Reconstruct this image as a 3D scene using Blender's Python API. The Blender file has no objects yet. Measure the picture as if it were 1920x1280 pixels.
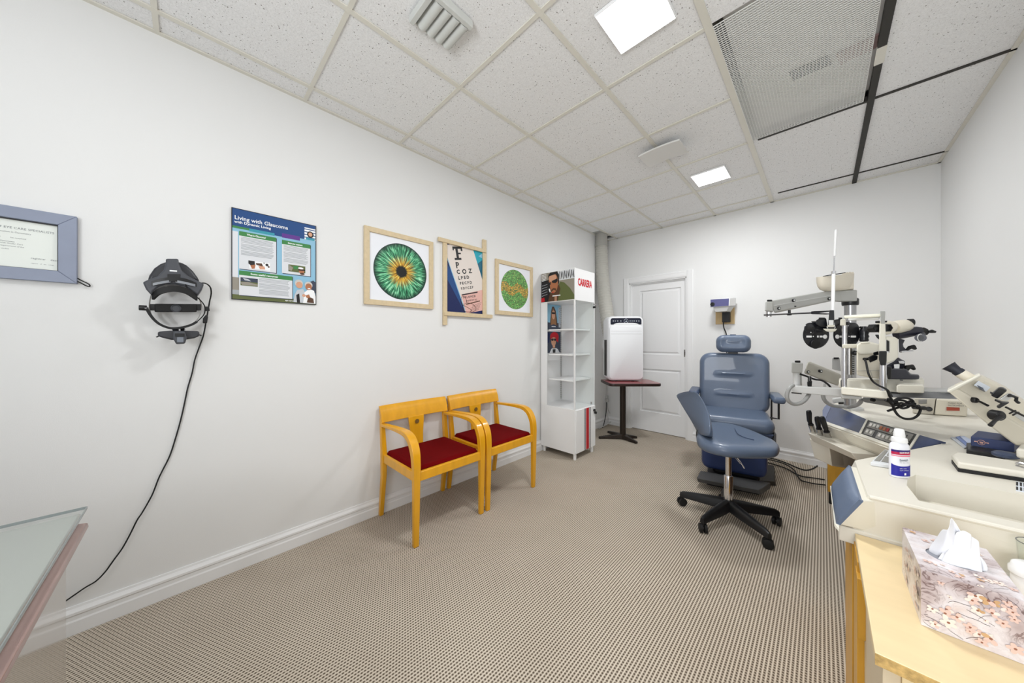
import bpy, bmesh, math, random
from mathutils import Vector as V3, Matrix
random.seed(7)
SC = bpy.context.scene
C = SC.collection
PI = math.pi
# ------------------------------------------------------------------ camera
F, YAW, HY, H0 = 593.15, math.radians(44.4475), 636.52, 1.2609
cam = bpy.data.cameras.new('camera'); camo = bpy.data.objects.new('camera', cam); C.objects.link(camo)
camo.location = (0, 0, H0); camo.rotation_euler = (PI/2, 0, YAW)
cam.sensor_width = 36; cam.lens = 36*F/1920; cam.shift_y = -(640-HY)/1920; cam.clip_start = .02
SC.camera = camo
# ------------------------------------------------------------------ world, lights, exposure
SC.view_settings.view_transform = 'Standard'; SC.view_settings.look = 'None'
SC.view_settings.gamma = 1; SC.view_settings.use_curve_mapping = False
SC.view_settings.exposure = 0.0
w = bpy.data.worlds.new('world'); SC.world = w; w.use_nodes = True
w.node_tree.nodes['Background'].inputs[0].default_value = (.9, .95, 1, 1)
w.node_tree.nodes['Background'].inputs[1].default_value = .48
LX, RX, BY, FY, CH = -2.297, .706, 4.389, -1.9, 2.737     # left wall, right wall, back wall, wall behind the camera, ceiling
def area(name, loc, size, power, col=(.965, .985, 1)):
    l = bpy.data.lights.new(name, 'AREA'); l.shape = 'RECTANGLE'; l.size = size[0]; l.size_y = size[1]
    l.energy = power; l.color = col
    o = bpy.data.objects.new(name, l); o.location = loc; C.objects.link(o); return o
area('ceiling_lamp', (-.60, 1.42, CH-.025), (.25, .25), 19)
area('ceiling_lamp', (-.72, 3.30, CH-.025), (.25, .25), 19)
area('ceiling_lamp', (-1.0, -.45, CH-.035), (.6, .6), 5)
# added fill light, unseen behind the camera, tilted up to brighten the ceiling
fl = area('ceiling_fill', (.1, -1.4, 1.45), (.8, .8), 46, (.96, .98, 1)); fl.rotation_euler = (math.radians(122), 0, math.radians(-6))
# ------------------------------------------------------------------ helpers
def S(*c):
    r = [(x/255) for x in c[:3]]
    return tuple((x/12.92 if x <= .04045 else ((x+.055)/1.055)**2.4) for x in r) + (1,)
def fwv(): return V3((-math.sin(YAW), math.cos(YAW), 0))
def rtv(): return V3((math.cos(YAW), math.sin(YAW), 0))
FW, RT, UP = fwv(), rtv(), V3((0, 0, 1))
def at(px, py, d=None, x=None, y=None, z=None):
    """point of the room seen at a pixel of the photograph, at a known distance or on a known plane"""
    v = FW + RT*((px-960)/F) + UP*((HY-py)/F); o = V3((0, 0, H0))
    if x is not None: t = x/v.x
    elif y is not None: t = y/v.y
    elif z is not None: t = (z-H0)/v.z
    else: t = d
    return o + v*t
MATS = {}
def mat(name, col, rough=.5, metal=0, bump=0, bscale=60, var=0, vscale=8, coat=0, trans=0, emit=None, estr=0, spec=.5, stretch=(1, 1, 1), ior=1.45, alpha=1):
    if name in MATS: return MATS[name]
    m = bpy.data.materials.new(name); m.use_nodes = True; nt = m.node_tree; b = nt.nodes['Principled BSDF']
    b.inputs['Base Color'].default_value = col; b.inputs['Roughness'].default_value = rough; b.inputs['Metallic'].default_value = metal
    b.inputs['Coat Weight'].default_value = coat; b.inputs['Transmission Weight'].default_value = trans
    b.inputs['Specular IOR Level'].default_value = spec; b.inputs['IOR'].default_value = ior; b.inputs['Alpha'].default_value = alpha
    if emit: b.inputs['Emission Color'].default_value = emit; b.inputs['Emission Strength'].default_value = estr
    if bump or var:
        tc = nt.nodes.new('ShaderNodeTexCoord'); mp = nt.nodes.new('ShaderNodeMapping'); mp.inputs['Scale'].default_value = stretch
        nt.links.new(tc.outputs['Object'], mp.inputs[0])
        if var:
            n = nt.nodes.new('ShaderNodeTexNoise'); n.inputs['Scale'].default_value = vscale; n.inputs['Detail'].default_value = 5
            nt.links.new(mp.outputs[0], n.inputs['Vector'])
            r = nt.nodes.new('ShaderNodeValToRGB'); r.color_ramp.elements[0].position = .3; r.color_ramp.elements[1].position = .7
            r.color_ramp.elements[0].color = tuple(max(0, x*(1-var)) for x in col[:3])+(1,)
            r.color_ramp.elements[1].color = tuple(min(1, x*(1+var*.6)) for x in col[:3])+(1,)
            nt.links.new(n.outputs[0], r.inputs[0]); nt.links.new(r.outputs[0], b.inputs['Base Color'])
        if bump:
            n = nt.nodes.new('ShaderNodeTexNoise'); n.inputs['Scale'].default_value = bscale; n.inputs['Detail'].default_value = 3
            nt.links.new(mp.outputs[0], n.inputs['Vector'])
            bp = nt.nodes.new('ShaderNodeBump'); bp.inputs['Strength'].default_value = bump; bp.inputs['Distance'].default_value = .002
            nt.links.new(n.outputs[0], bp.inputs['Height']); nt.links.new(bp.outputs[0], b.inputs['Normal'])
    MATS[name] = m; return m
class NB:
    """tiny node-expression builder"""
    def __init__(s, m): s.nt = m.node_tree
    def m(s, op, a, b=None, c=None):
        n = s.nt.nodes.new('ShaderNodeMath'); n.operation = op
        for i, q in enumerate((a, b, c)):
            if q is None: continue
            if isinstance(q, (int, float)): n.inputs[i].default_value = q
            else: s.nt.links.new(q, n.inputs[i])
        return n.outputs[0]
    def node(s, t, **k):
        n = s.nt.nodes.new(t)
        for a, b in k.items(): setattr(n, a, b)
        return n
    def link(s, a, b): s.nt.links.new(a, b)
    def ramp(s, f, stops, interp='LINEAR'):
        r = s.nt.nodes.new('ShaderNodeValToRGB'); e = r.color_ramp.elements; r.color_ramp.interpolation = interp
        while len(e) < len(stops): e.new(.5)
        for q, (p, c) in zip(e, stops): q.position = p; q.color = c
        s.link(f, r.inputs[0]); return r.outputs[0]
    def mix(s, f, a, b):
        n = s.nt.nodes.new('ShaderNodeMix'); n.data_type = 'RGBA'
        for q, i in ((f, 0), (a, 6), (b, 7)):
            if isinstance(q, (int, float, tuple)): n.inputs[i].default_value = q
            else: s.link(q, n.inputs[i])
        return n.outputs[2]
WORLD = {}
class MB:
    """mesh builder in world coordinates (optionally through a local matrix)"""
    def __init__(s, M=None): s.v = []; s.f = []; s.mi = []; s.M = M; s.cur = 0
    def addv(s, p):
        p = V3(p)
        if s.M is not None: p = s.M @ p
        s.v.append(p); return len(s.v)-1
    def face(s, ids): s.f.append(tuple(ids)); s.mi.append(s.cur)
    def poly(s, pts): s.face([s.addv(p) for p in pts]); return s
    def hexa(s, a, b):
        """a: 4 points, b: 4 points opposite"""
        i = [s.addv(p) for p in list(a)+list(b)]; n = len(a)
        s.face(i[:n][::-1]); s.face(i[n:])
        for k in range(n): s.face((i[k], i[(k+1) % n], i[n+(k+1) % n], i[n+k]))
        return s
    prism = hexa
    def box(s, x0, x1, y0, y1, z0, z1):
        return s.hexa([(x0, y0, z0), (x1, y0, z0), (x1, y1, z0), (x0, y1, z0)], [(x0, y0, z1), (x1, y0, z1), (x1, y1, z1), (x0, y1, z1)])
    def cbox(s, c, sx, sy, sz, R=None):
        c = V3(c); pts = []
        for dz in (-1, 1):
            for dx, dy in ((-1, -1), (1, -1), (1, 1), (-1, 1)):
                p = V3((dx*sx/2, dy*sy/2, dz*sz/2))
                if R is not None: p = R @ p
                pts.append(c+p)
        return s.hexa(pts[:4], pts[4:])
    def slab(s, pts, d):
        d = V3(d); return s.hexa([V3(p) for p in pts], [V3(p)+d for p in pts])
    def tube(s, path, r, n=12, caps=True, closed=False):
        path = [V3(p) for p in path]; N = len(path)
        rr = r if isinstance(r, (list, tuple)) else [r]*N
        rings = []; prev = None
        for i, p in enumerate(path):
            if closed: t = path[(i+1) % N]-path[i-1]
            else: t = path[min(i+1, N-1)]-path[max(i-1, 0)]
            t.normalize()
            if prev is None:
                u = t.cross(V3((0, 0, 1)))
                if u.length < .05: u = t.cross(V3((0, 1, 0)))
            else: u = prev - t*prev.dot(t)
            u.normalize(); prev = u; w_ = t.cross(u)
            rings.append([s.addv(p + (u*math.cos(2*PI*k/n)+w_*math.sin(2*PI*k/n))*rr[i]) for k in range(n)])
        for i in range(N if closed else N-1):
            a, b = rings[i], rings[(i+1) % N]
            for k in range(n): s.face((a[k], a[(k+1) % n], b[(k+1) % n], b[k]))
        if caps and not closed: s.face(rings[0][::-1]); s.face(rings[-1])
        return s
    def cyl(s, a, b, r, r2=None, n=20): return s.tube([a, b], [r, r if r2 is None else r2], n)
    def lathe(s, c, prof, axis=(0, 0, 1), n=28):
        """prof: list of (radius, height along axis)"""
        c = V3(c); ax = V3(axis).normalized(); u = ax.cross(V3((0, 0, 1)))
        if u.length < .05: u = V3((1, 0, 0))
        u.normalize(); w_ = ax.cross(u); rings = []
        for r, h in prof:
            rings.append([s.addv(c+ax*h+(u*math.cos(2*PI*k/n)+w_*math.sin(2*PI*k/n))*max(r, 1e-4)) for k in range(n)])
        for a, b in zip(rings, rings[1:]):
            for k in range(n): s.face((a[k], a[(k+1) % n], b[(k+1) % n], b[k]))
        s.face(rings[0][::-1]); s.face(rings[-1]); return s
    def strip(s, path, wid, thick, up, closed=False):
        """flat band: path, width along 'up' vector, thickness across"""
        path = [V3(p) for p in path]; up = V3(up).normalized(); N = len(path); rings = []
        for i, p in enumerate(path):
            t = (path[(i+1) % N]-path[i-1]) if closed else (path[min(i+1, N-1)]-path[max(i-1, 0)])
            t.normalize(); nn = t.cross(up).normalized()
            W_ = wid[i] if isinstance(wid, (list, tuple)) else wid
            T_ = thick[i] if isinstance(thick, (list, tuple)) else thick
            rings.append([s.addv(p+up*a*W_/2+nn*b*T_/2) for a, b in ((-1, -1), (1, -1), (1, 1), (-1, 1))])
        for i in range(N if closed else N-1):
            a, b = rings[i], rings[(i+1) % N]
            for k in range(4): s.face((a[k], a[(k+1) % 4], b[(k+1) % 4], b[k]))
        if not closed: s.face(rings[0][::-1]); s.face(rings[-1])
        return s
    def loft(s, rings, cap=True):
        ids = [[s.addv(p) for p in r] for r in rings]; n = len(ids[0])
        for a, b in zip(ids, ids[1:]):
            for k in range(n): s.face((a[k], a[(k+1) % n], b[(k+1) % n], b[k]))
        if cap: s.face(ids[0][::-1]); s.face(ids[-1])
        return s
    def pillow(s, sx, sz, t, R, r, fn=None, n=36, dome=0, dents=None):
        """upholstered pad in the local xz plane (front = -y); sx, sz half sizes, t half thickness"""
        nx = n; nz = max(6, int(n*sz/sx)); idx = {}
        for side in (-1, 1):
            for i in range(nx+1):
                for k in range(nz+1):
                    # finer spacing near the border
                    a = -1+2*i/nx; b = -1+2*k/nz
                    a = math.sin(a*PI/2)*.55+a*.45; b = math.sin(b*PI/2)*.55+b*.45
                    x, z = a*sx, b*sz; e = min(sx-abs(x), sz-abs(z))
                    ix = max(-(sx-R), min(sx-R, x)); iz = max(-(sz-R), min(sz-R, z)); dx, dz = x-ix, z-iz
                    if abs(dx) > 1e-9 and abs(dz) > 1e-9:
                        L = math.hypot(dx, dz); m_ = max(abs(dx), abs(dz)); x = ix+dx*m_/L; z = iz+dz*m_/L; e = R-m_
                    q = min(max(e, 0)/r, 1); y = t*math.sqrt(max(0, 1-(1-q)**2))
                    if side < 0: y += dome*(1-(x/sx)**2)*(1-(z/sz)**2)
                    if side < 0 and dents:
                        for (cx, cz, wx, wz, dep) in dents:
                            fx = max(0, 1-(abs(x-cx)/wx)**4) if abs(x-cx) < wx else 0
                            y -= dep*fx*math.exp(-((z-cz)/wz)**2)
                    p = V3((x, side*y, z))
                    if fn: p = V3(fn(p))
                    key = (i, k, 0 if i in (0, nx) or k in (0, nz) else side)
                    if key not in idx: idx[key] = s.addv(p)
            g = lambda i, k: idx[(i, k, 0 if i in (0, nx) or k in (0, nz) else side)]
            for i in range(nx):
                for k in range(nz):
                    q = (g(i, k), g(i+1, k), g(i+1, k+1), g(i, k+1)); s.face(q if side < 0 else q[::-1])
        return s
    def build(s, name, m, parent=None, smooth=None, bevel=0, seg=2, sub=0, label=None, recalc=True):
        me = bpy.data.meshes.new(name); 
        lo = [min(p[i] for p in s.v) for i in range(3)]; hi = [max(p[i] for p in s.v) for i in range(3)]
        org = V3(((lo[0]+hi[0])/2, (lo[1]+hi[1])/2, lo[2]))
        me.from_pydata([p-org for p in s.v], [], s.f)
        ms = m if isinstance(m, (list, tuple)) else [m]
        for q in ms: me.materials.append(q)
        for p, i in zip(me.polygons, s.mi): p.material_index = i
        if recalc:
            bm = bmesh.new(); bm.from_mesh(me); bmesh.ops.recalc_face_normals(bm, faces=bm.faces); bm.to_mesh(me); bm.free()
        o = bpy.data.objects.new(name, me); C.objects.link(o)
        if parent is not None: o.parent = parent; o.location = org-WORLD[parent.name]
        else: o.location = org
        WORLD[o.name] = org
        if bevel:
            b = o.modifiers.new('bevel', 'BEVEL'); b.width = bevel; b.segments = seg; b.limit_method = 'ANGLE'; b.angle_limit = math.radians(35)
        if sub:
            b = o.modifiers.new('subsurf', 'SUBSURF'); b.levels = sub; b.render_levels = sub
        if smooth is None: smooth = 35 if not bevel else 40
        if smooth:
            me.polygons.foreach_set('use_smooth', [True]*len(me.polygons))
            if smooth < 180: me.set_sharp_from_angle(angle=math.radians(smooth))
        if label: o['label'] = label
        return o
def thing(name, label, cat, loc, group=None):
    o = bpy.data.objects.new(name, None); C.objects.link(o); o.location = loc; o.empty_display_size = .05
    WORLD[o.name] = V3(loc); o['label'] = label; o['category'] = cat
    if group: o['group'] = group
    return o
def tag(o, label, cat, group=None):
    o['label'] = label; o['category'] = cat
    if group: o['group'] = group
    return o
def struct(o): o['kind'] = 'structure'; return o
def stuff(o): o['kind'] = 'stuff'; return o
def Rz(a): return Matrix.Rotation(a, 3, 'Z')
def smooth_path(pts, k=6, closed=False):
    pts = [V3(p) for p in pts]; N = len(pts); out = []
    rng = range(N if closed else N-1)
    for i in rng:
        if closed: p0, p1, p2, p3 = pts[i-1], pts[i], pts[(i+1) % N], pts[(i+2) % N]
        else: p0, p1, p2, p3 = pts[max(i-1, 0)], pts[i], pts[i+1], pts[min(i+2, N-1)]
        for j in range(k):
            t = j/k
            out.append(.5*((2*p1)+(p2-p0)*t+(2*p0-5*p1+4*p2-p3)*t*t+(3*p1-p0-3*p2+p3)*t**3))
    if not closed: out.append(pts[-1])
    return out
def text_mesh(body, size, origin, ux, uz, depth=.0006, mb=None, align='LEFT', bold=0, fitw=None):
    """lettering: adds extruded text to mesh builder, ux reading direction, uz up direction"""
    cu = bpy.data.curves.new('t', 'FONT'); cu.body = body; cu.size = size; cu.align_x = align; cu.resolution_u = 2; cu.offset = bold
    o = bpy.data.objects.new('t', cu); C.objects.link(o)
    me = bpy.data.meshes.new_from_object(o.evaluated_get(bpy.context.evaluated_depsgraph_get()))
    bpy.data.objects.remove(o); bpy.data.curves.remove(cu)
    ux = V3(ux).normalized(); uz = V3(uz).normalized(); nn = ux.cross(uz).normalized(); org = V3(origin)
    k = 1
    if fitw and len(me.vertices):
        w_ = max(v.co.x for v in me.vertices)-min(v.co.x for v in me.vertices); k = fitw/w_
    vs = [org+ux*v.co.x*k+uz*v.co.y+nn*depth for v in me.vertices]
    b0 = len(mb.v)
    for p in vs: mb.addv(p)
    for p in me.polygons: mb.face([b0+i for i in p.vertices])
    bpy.data.meshes.remove(me)
# ------------------------------------------------------------------ common materials
M_wall = mat('wall_paint', S(232, 232, 231), .75, bump=.12, bscale=420, var=.012, vscale=1.5)
M_trim = mat('white_trim_paint', S(238, 238, 238), .4)
M_white = mat('white_lacquer', S(240, 240, 240), .3, coat=.2)
M_black = mat('black_plastic', S(22, 22, 24), .38)
M_rubber = mat('black_rubber', S(16, 16, 17), .6)
M_grey = mat('grey_enamel', S(172, 172, 168), .35)
M_lgrey = mat('light_grey_enamel', S(200, 200, 198), .35)
M_chrome = mat('chrome', S(215, 215, 218), .15, 1)
M_steel = mat('brushed_steel', S(150, 148, 146), .3, 1)
M_cream = mat('cream_plastic', S(222, 217, 204), .42, bump=.05, bscale=500, var=.015, vscale=5)
M_cream2 = mat('cream_enamel', S(220, 213, 196), .38)
M_cream3 = mat('ivory_enamel', S(232, 228, 214), .35)
M_navy = mat('navy_panel', S(48, 62, 98), .3, var=.06, vscale=30)
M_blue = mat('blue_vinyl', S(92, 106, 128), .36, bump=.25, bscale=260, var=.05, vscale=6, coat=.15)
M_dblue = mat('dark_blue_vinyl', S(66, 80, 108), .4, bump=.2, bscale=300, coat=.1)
M_wood_y = mat('honey_lacquered_beech', S(228, 164, 28), .28, var=.10, vscale=7, stretch=(3, 3, .5), coat=.3)
M_wood_l = mat('pale_wood_laminate', S(236, 213, 168), .4, var=.045, vscale=6, stretch=(1, 6, 1), coat=.1)
M_wood_c = mat('cabinet_wood_edge', S(214, 160, 58), .35, var=.12, vscale=9, stretch=(4, 4, .4))
M_pine = mat('pale_frame_wood', S(214, 194, 158), .5, var=.07, vscale=12, stretch=(1, 3, 3))
M_red = mat('crimson_upholstery', S(106, 0, 5), .9, spec=.12, bump=.3, bscale=700, var=.08, vscale=30)
def glassmat():
    m = bpy.data.materials.new('clear_glass'); m.use_nodes = True; n = m.node_tree; n.nodes.clear(); b = NB(m)
    out = n.nodes.new('ShaderNodeOutputMaterial'); mx = n.nodes.new('ShaderNodeMixShader'); tr = n.nodes.new('ShaderNodeBsdfTransparent')
    gl = n.nodes.new('ShaderNodeBsdfGlossy'); lw = n.nodes.new('ShaderNodeLayerWeight'); gl.inputs['Roughness'].default_value = .02; lw.inputs['Blend'].default_value = .5
    tr.inputs[0].default_value = (.97, .985, .98, 1)
    f = b.m('ADD', .03, b.m('MULTIPLY', b.m('POWER', lw.outputs['Facing'], 5.0), .7))
    n.links.new(f, mx.inputs[0]); n.links.new(tr.outputs[0], mx.inputs[1]); n.links.new(gl.outputs[0], mx.inputs[2]); n.links.new(mx.outputs[0], out.inputs[0])
    return m
M_glass = glassmat()
# carpet: woven loops, pale ribs along the room with dark dots between
def carpet():
    m = mat('woven_loop_carpet', S(165, 152, 136), .95, spec=.1); b = NB(m); nt = m.node_tree; bs = nt.nodes['Principled BSDF']
    g = b.node('ShaderNodeNewGeometry'); sp = b.node('ShaderNodeSeparateXYZ'); b.link(g.outputs['Position'], sp.inputs[0])
    P = .0125; Q = .0125
    u = b.m('DIVIDE', sp.outputs[0], P); fu = b.m('FRACT', u); iu = b.m('FLOOR', u)
    off = b.m('MULTIPLY', b.m('FLOORED_MODULO', iu, 2.0), .5)
    v = b.m('ADD', b.m('DIVIDE', sp.outputs[1], Q), off); fv = b.m('FRACT', v)
    du = b.m('ABSOLUTE', b.m('SUBTRACT', fu, .5)); dv = b.m('ABSOLUTE', b.m('SUBTRACT', fv, .5))
    # dark oval in each cell
    d = b.m('SQRT', b.m('ADD', b.m('POWER', b.m('MULTIPLY', du, 2.9), 2.0), b.m('POWER', b.m('MULTIPLY', dv, 2.2), 2.0)))
    dot = b.m('SMOOTH_MIN', 1.0, b.m('MAXIMUM', b.m('SUBTRACT', 1.12, d), 0.0), .2)
    dot = b.m('MINIMUM', b.m('MULTIPLY', dot, 1.35), 1.0)
    rib = b.m('MAXIMUM', b.m('MULTIPLY', b.m('SUBTRACT', du, .34), 7.0), 0.0)
    n = b.node('ShaderNodeTexNoise'); n.inputs['Scale'].default_value = 260; n.inputs['Detail'].default_value = 3; b.link(g.outputs['Position'], n.inputs['Vector'])
    n2 = b.node('ShaderNodeTexNoise'); n2.inputs['Scale'].default_value = 2.2; n2.inputs['Detail'].default_value = 4; b.link(g.outputs['Position'], n2.inputs['Vector'])
    base = b.ramp(n.outputs[0], [(.3, S(186, 173, 156)), (.7, S(212, 200, 183))])
    c = b.mix(dot, base, S(86, 74, 62))
    c = b.mix(b.m('MINIMUM', b.m('MULTIPLY', rib, .75), .85), c, S(236, 227, 212))
    sh = b.ramp(n2.outputs[0], [(.3, (.90, .89, .88, 1)), (.7, (1, 1, 1, 1))])
    mul = b.node('ShaderNodeMix', data_type='RGBA', blend_type='MULTIPLY'); mul.inputs[0].default_value = 1
    b.link(c, mul.inputs[6]); b.link(sh, mul.inputs[7]); b.link(mul.outputs[2], bs.inputs['Base Color'])
    bp = b.node('ShaderNodeBump'); bp.inputs['Strength'].default_value = .5; bp.inputs['Distance'].default_value = .003
    b.link(b.m('SUBTRACT', 1.0, dot), bp.inputs['Height']); b.link(bp.outputs[0], bs.inputs['Normal'])
    return m
M_carpet = carpet()
def tilemat():
    m = mat('mineral_fibre_tile', S(226, 225, 223), .9, spec=.2); b = NB(m); bs = m.node_tree.nodes['Principled BSDF']
    g = b.node('ShaderNodeNewGeometry'); P = g.outputs['Position']
    vo = b.node('ShaderNodeTexVoronoi', feature='F1'); vo.inputs['Scale'].default_value = 85; vo.inputs['Randomness'].default_value = 1; b.link(P, vo.inputs['Vector'])
    sp = b.node('ShaderNodeSeparateColor'); b.link(vo.outputs['Color'], sp.inputs[0])
    hole = b.m('LESS_THAN', vo.outputs['Distance'], b.m('MULTIPLY', b.m('POWER', sp.outputs[0], 2.2), .26))
    vo2 = b.node('ShaderNodeTexVoronoi', feature='F1'); vo2.inputs['Scale'].default_value = 210; b.link(P, vo2.inputs['Vector'])
    sp2 = b.node('ShaderNodeSeparateColor'); b.link(vo2.outputs['Color'], sp2.inputs[0])
    hole2 = b.m('LESS_THAN', vo2.outputs['Distance'], b.m('MULTIPLY', sp2.outputs[1], .30))
    n = b.node('ShaderNodeTexNoise'); n.inputs['Scale'].default_value = 130; n.inputs['Detail'].default_value = 4; b.link(P, n.inputs['Vector'])
    base = b.ramp(n.outputs[0], [(.3, S(230, 230, 230)), (.7, S(244, 244, 244))])
    c = b.mix(b.m('MULTIPLY', hole2, .45), base, S(140, 134, 126)); c = b.mix(b.m('MULTIPLY', hole, .85), c, S(96, 90, 84))
    b.link(c, bs.inputs['Base Color'])
    bp = b.node('ShaderNodeBump'); bp.inputs['Strength'].default_value = .4; bp.inputs['Distance'].default_value = .002
    b.link(n.outputs[0], bp.inputs['Height']); b.link(bp.outputs[0], bs.inputs['Normal'])
    return m
M_tile = tilemat()
M_tbar = mat('ceiling_grid_enamel', S(222, 219, 208), .45)
M_tbar_d = mat('dark_grid_gap', S(52, 50, 46), .7)
M_plenum = mat('plenum_board', S(225, 224, 222), .8)
# ------------------------------------------------------------------ room shell
struct(MB().box(LX-.1, RX+.1, FY-.1, BY+.3, -.06, 0).build('floor', M_carpet, smooth=0))
struct(MB().box(LX-.1, LX, FY-.1, BY+.3, 0, CH+.25).build('wall_left', M_wall, smooth=0))
struct(MB().box(RX, RX+.1, FY-.1, BY+.3, 0, CH+.25).build('wall_right', M_wall, smooth=0))
DX0, DX1, DZ = -1.965, -1.222, 2.055      # door opening
mb = MB(); mb.box(LX, DX0, BY, BY+.12, 0, CH+.25); mb.box(DX1, RX, BY, BY+.12, 0, CH+.25); mb.box(DX0, DX1, BY, BY+.12, DZ, CH+.25)
struct(mb.build('wall_back', M_wall, smooth=0))
# ceiling: backing slab, inset tiles, grid bars
ceil = struct(MB().box(LX-.1, RX+.1, FY-.1, BY+.3, CH+.25, CH+.30).build('ceiling', M_plenum, smooth=0))
T = .61; Y0 = .4995
cols = [LX, -2.14, -1.517, -.911, -.385, .215, RX]
rows = [Y0+T*n for n in range(-4, 7)]
def tile(x0, x1, y0, y1, name='ceiling_tile'):
    g = .013; mb = MB(); mb.box(x0+.002, x1-.002, y0+.002, y1-.002, CH+.007, CH+.02)
    mb.build(name, M_tile, ceil, smooth=0)
ys = [FY]+[y for y in rows if y > FY+.05]+[BY]
for ci in range(len(cols)-1):
    x0, x1 = cols[ci], cols[ci+1]
    if ci < 4:
        for a, b_ in zip(ys, ys[1:]):
            if ci == 0 and b_ == BY: a += .16            # left out round the duct
            tile(x0, x1, a, b_)
    else:
        r2 = [FY, rows[0]+2*T, rows[4]+2*0, rows[6], rows[8], rows[10], BY]
        r2 = [FY, rows[2], rows[4], rows[6], rows[8], rows[10], BY]
        for a, b_ in zip(r2, r2[1:]):
            if ci == 4 and abs(a-rows[6]) < .01: continue     # eggcrate panel instead
            tile(x0, x1, a, b_)
tb = .012
for x in cols[1:5]:
    w_ = tb if x != cols[4] else .016
    MB().box(x-w_, x+w_, FY, BY, CH-.001, CH+.006).build('grid_bar', M_tbar, ceil, smooth=0)
for y in ys[1:-1]:
    for a, b_ in zip(cols[:4], cols[1:5]):
        MB().box(a+tb, b_-tb, y-.010, y+.010, CH, CH+.006).build('grid_bar', M_tbar, ceil, smooth=0)
x = cols[5]
MB().box(x-.016, x+.016, FY, rows[6]+.72, CH-.004, CH+.03).build('dark_grid_bar', M_tbar_d, ceil, smooth=0)
MB().box(x-.018, x+.018, rows[6]+.72, rows[6]+.86, CH-.006, CH+.006).build('grid_bar', M_tbar, ceil, smooth=0)
MB().box(x-.015, x+.015, rows[6]+.86, BY, CH-.004, CH+.03).build('dark_grid_bar', M_tbar_d, ceil, smooth=0)
for y, a, b_, h in ((rows[8], x+.015, RX, .008), (rows[10], x+.015, RX-.0, .005), (rows[8]+.006, -.34, x-.015, .009), (rows[10], -.32, x-.015, .005)):
    MB().box(a, b_, y-h, y+h, CH-.001, CH+.03).build('dark_grid_bar', M_tbar_d, ceil, smooth=0)
for (a, b_, c_, d_) in ((LX, LX+.022, FY, BY), (RX-.02, RX, FY, BY), (LX, RX, BY-.02, BY)):
    MB().box(a, b_, c_, d_, CH-.001, CH+.006).build('wall_angle', M_tbar, ceil, smooth=0)
# baseboards with a moulded profile
prof = [(0, 0), (.016, 0), (.016, .055), (.013, .062), (.013, .078), (.017, .084), (.017, .094), (.008, .108), (.006, .118), (0, .118)]
def base(name, p0, p1, nrm):
    p0, p1, nrm = V3(p0), V3(p1), V3(nrm); mb = MB()
    mb.hexa([p0+nrm*a+UP*h for a, h in prof], [p1+nrm*a+UP*h for a, h in prof]); return struct(mb.build(name, M_trim, smooth=20))
base('baseboard_left', (LX, FY, 0), (LX, BY, 0), (1, 0, 0))
base('baseboard_back', (DX1+.075, BY, 0), (RX, BY, 0), (0, -1, 0))
base('baseboard_corner', (LX+.02, BY, 0), (DX0-.075, BY, 0), (0, -1, 0)).name = 'trim_2'
base('baseboard_right', (RX, FY, 0), (RX, BY-.02, 0), (-1, 0, 0))
# door frame and door
tr = MB()
pf = [(0, 0), (.078, 0), (.078, .012), (.066, .018), (.05, .014), (.03, .017), (.012, .013), (0, .008)]
def cas(a, b_, inward):   # casing board along a->b, profile grows outward
    a, b_, inw = V3(a), V3(b_), V3(inward)
    d = (b_-a).normalized()
    tr.hexa([a-inw*o+V3((0, -t_, 0))-d*0 for o, t_ in pf], [b_-inw*o+V3((0, -t_, 0)) for o, t_ in pf])
cas((DX0, BY, 0), (DX0, BY, DZ+.078), (1, 0, 0)); cas((DX1, BY, 0), (DX1, BY, DZ+.078), (-1, 0, 0)); cas((DX0, BY, DZ), (DX1, BY, DZ), (0, 0, -1))
tr.box(DX0-.001, DX0+.012, BY, BY+.11, 0, DZ); tr.box(DX1-.012, DX1+.001, BY, BY+.11, 0, DZ); tr.box(DX0, DX1, BY, BY+.11, DZ-.012, DZ+.001)
tr.box(DX0+.012, DX0+.024, BY+.032, BY+.044, 0, DZ-.012); tr.box(DX1-.024, DX1-.012, BY+.032, BY+.044, 0, DZ-.012); tr.box(DX0, DX1, BY+.028, BY+.044, DZ-.028, DZ-.012)
struct(tr.build('trim_1', M_trim, smooth=25))
door = MB()
dx0, dx1, dz1, dy = DX0+.014, DX1-.014, DZ-.016, BY+.045
p1 = at(1199, 544, y=dy); p2 = at(1277, 662, y=dy); p3 = at(1201, 693, y=dy); p4 = at(1276, 777, y=dy)
xa, xb = (p1.x+p3.x)/2, (p2.x+p4.x)/2
zs = [.008, .27, .86, 1.06, 1.94, dz1]
def fr(x0, x1, z0, z1): door.box(x0, x1, dy, dy+.035, z0, z1)
fr(dx0, xa, .008, dz1); fr(xb, dx1, .008, dz1)
for a, b_ in ((0, 1), (2, 3), (4, 5)): fr(xa, xb, zs[a], zs[b_])
dleaf = struct(door.build('door_1', M_trim, smooth=20))
for z0, z1 in ((zs[1], zs[2]), (zs[3], zs[4])):
    mb = MB(); k = .022; q = [(xa, z0), (xb, z0), (xb, z1), (xa, z1)]
    def ring(i, d): return [(xa+i, dy+d, z0+i), (xb-i, dy+d, z0+i), (xb-i, dy+d, z1-i), (xa+i, dy+d, z1-i)]
    mb.loft([ring(0, .000), ring(.004, .016), ring(.018, .018), ring(.036, .005), ring(.040, .004)], cap=False); mb.poly(ring(.040, .004))
    mb.build('door_panel', M_trim, dleaf, smooth=15)
h = at(1285, 662, y=dy)
hd = MB().box(h.x-.017, h.x+.017, dy-.004, dy, h.z-.045, h.z+.045).build('door_handle', M_steel, dleaf, bevel=.001, label='brushed metal flush pull')
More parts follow.
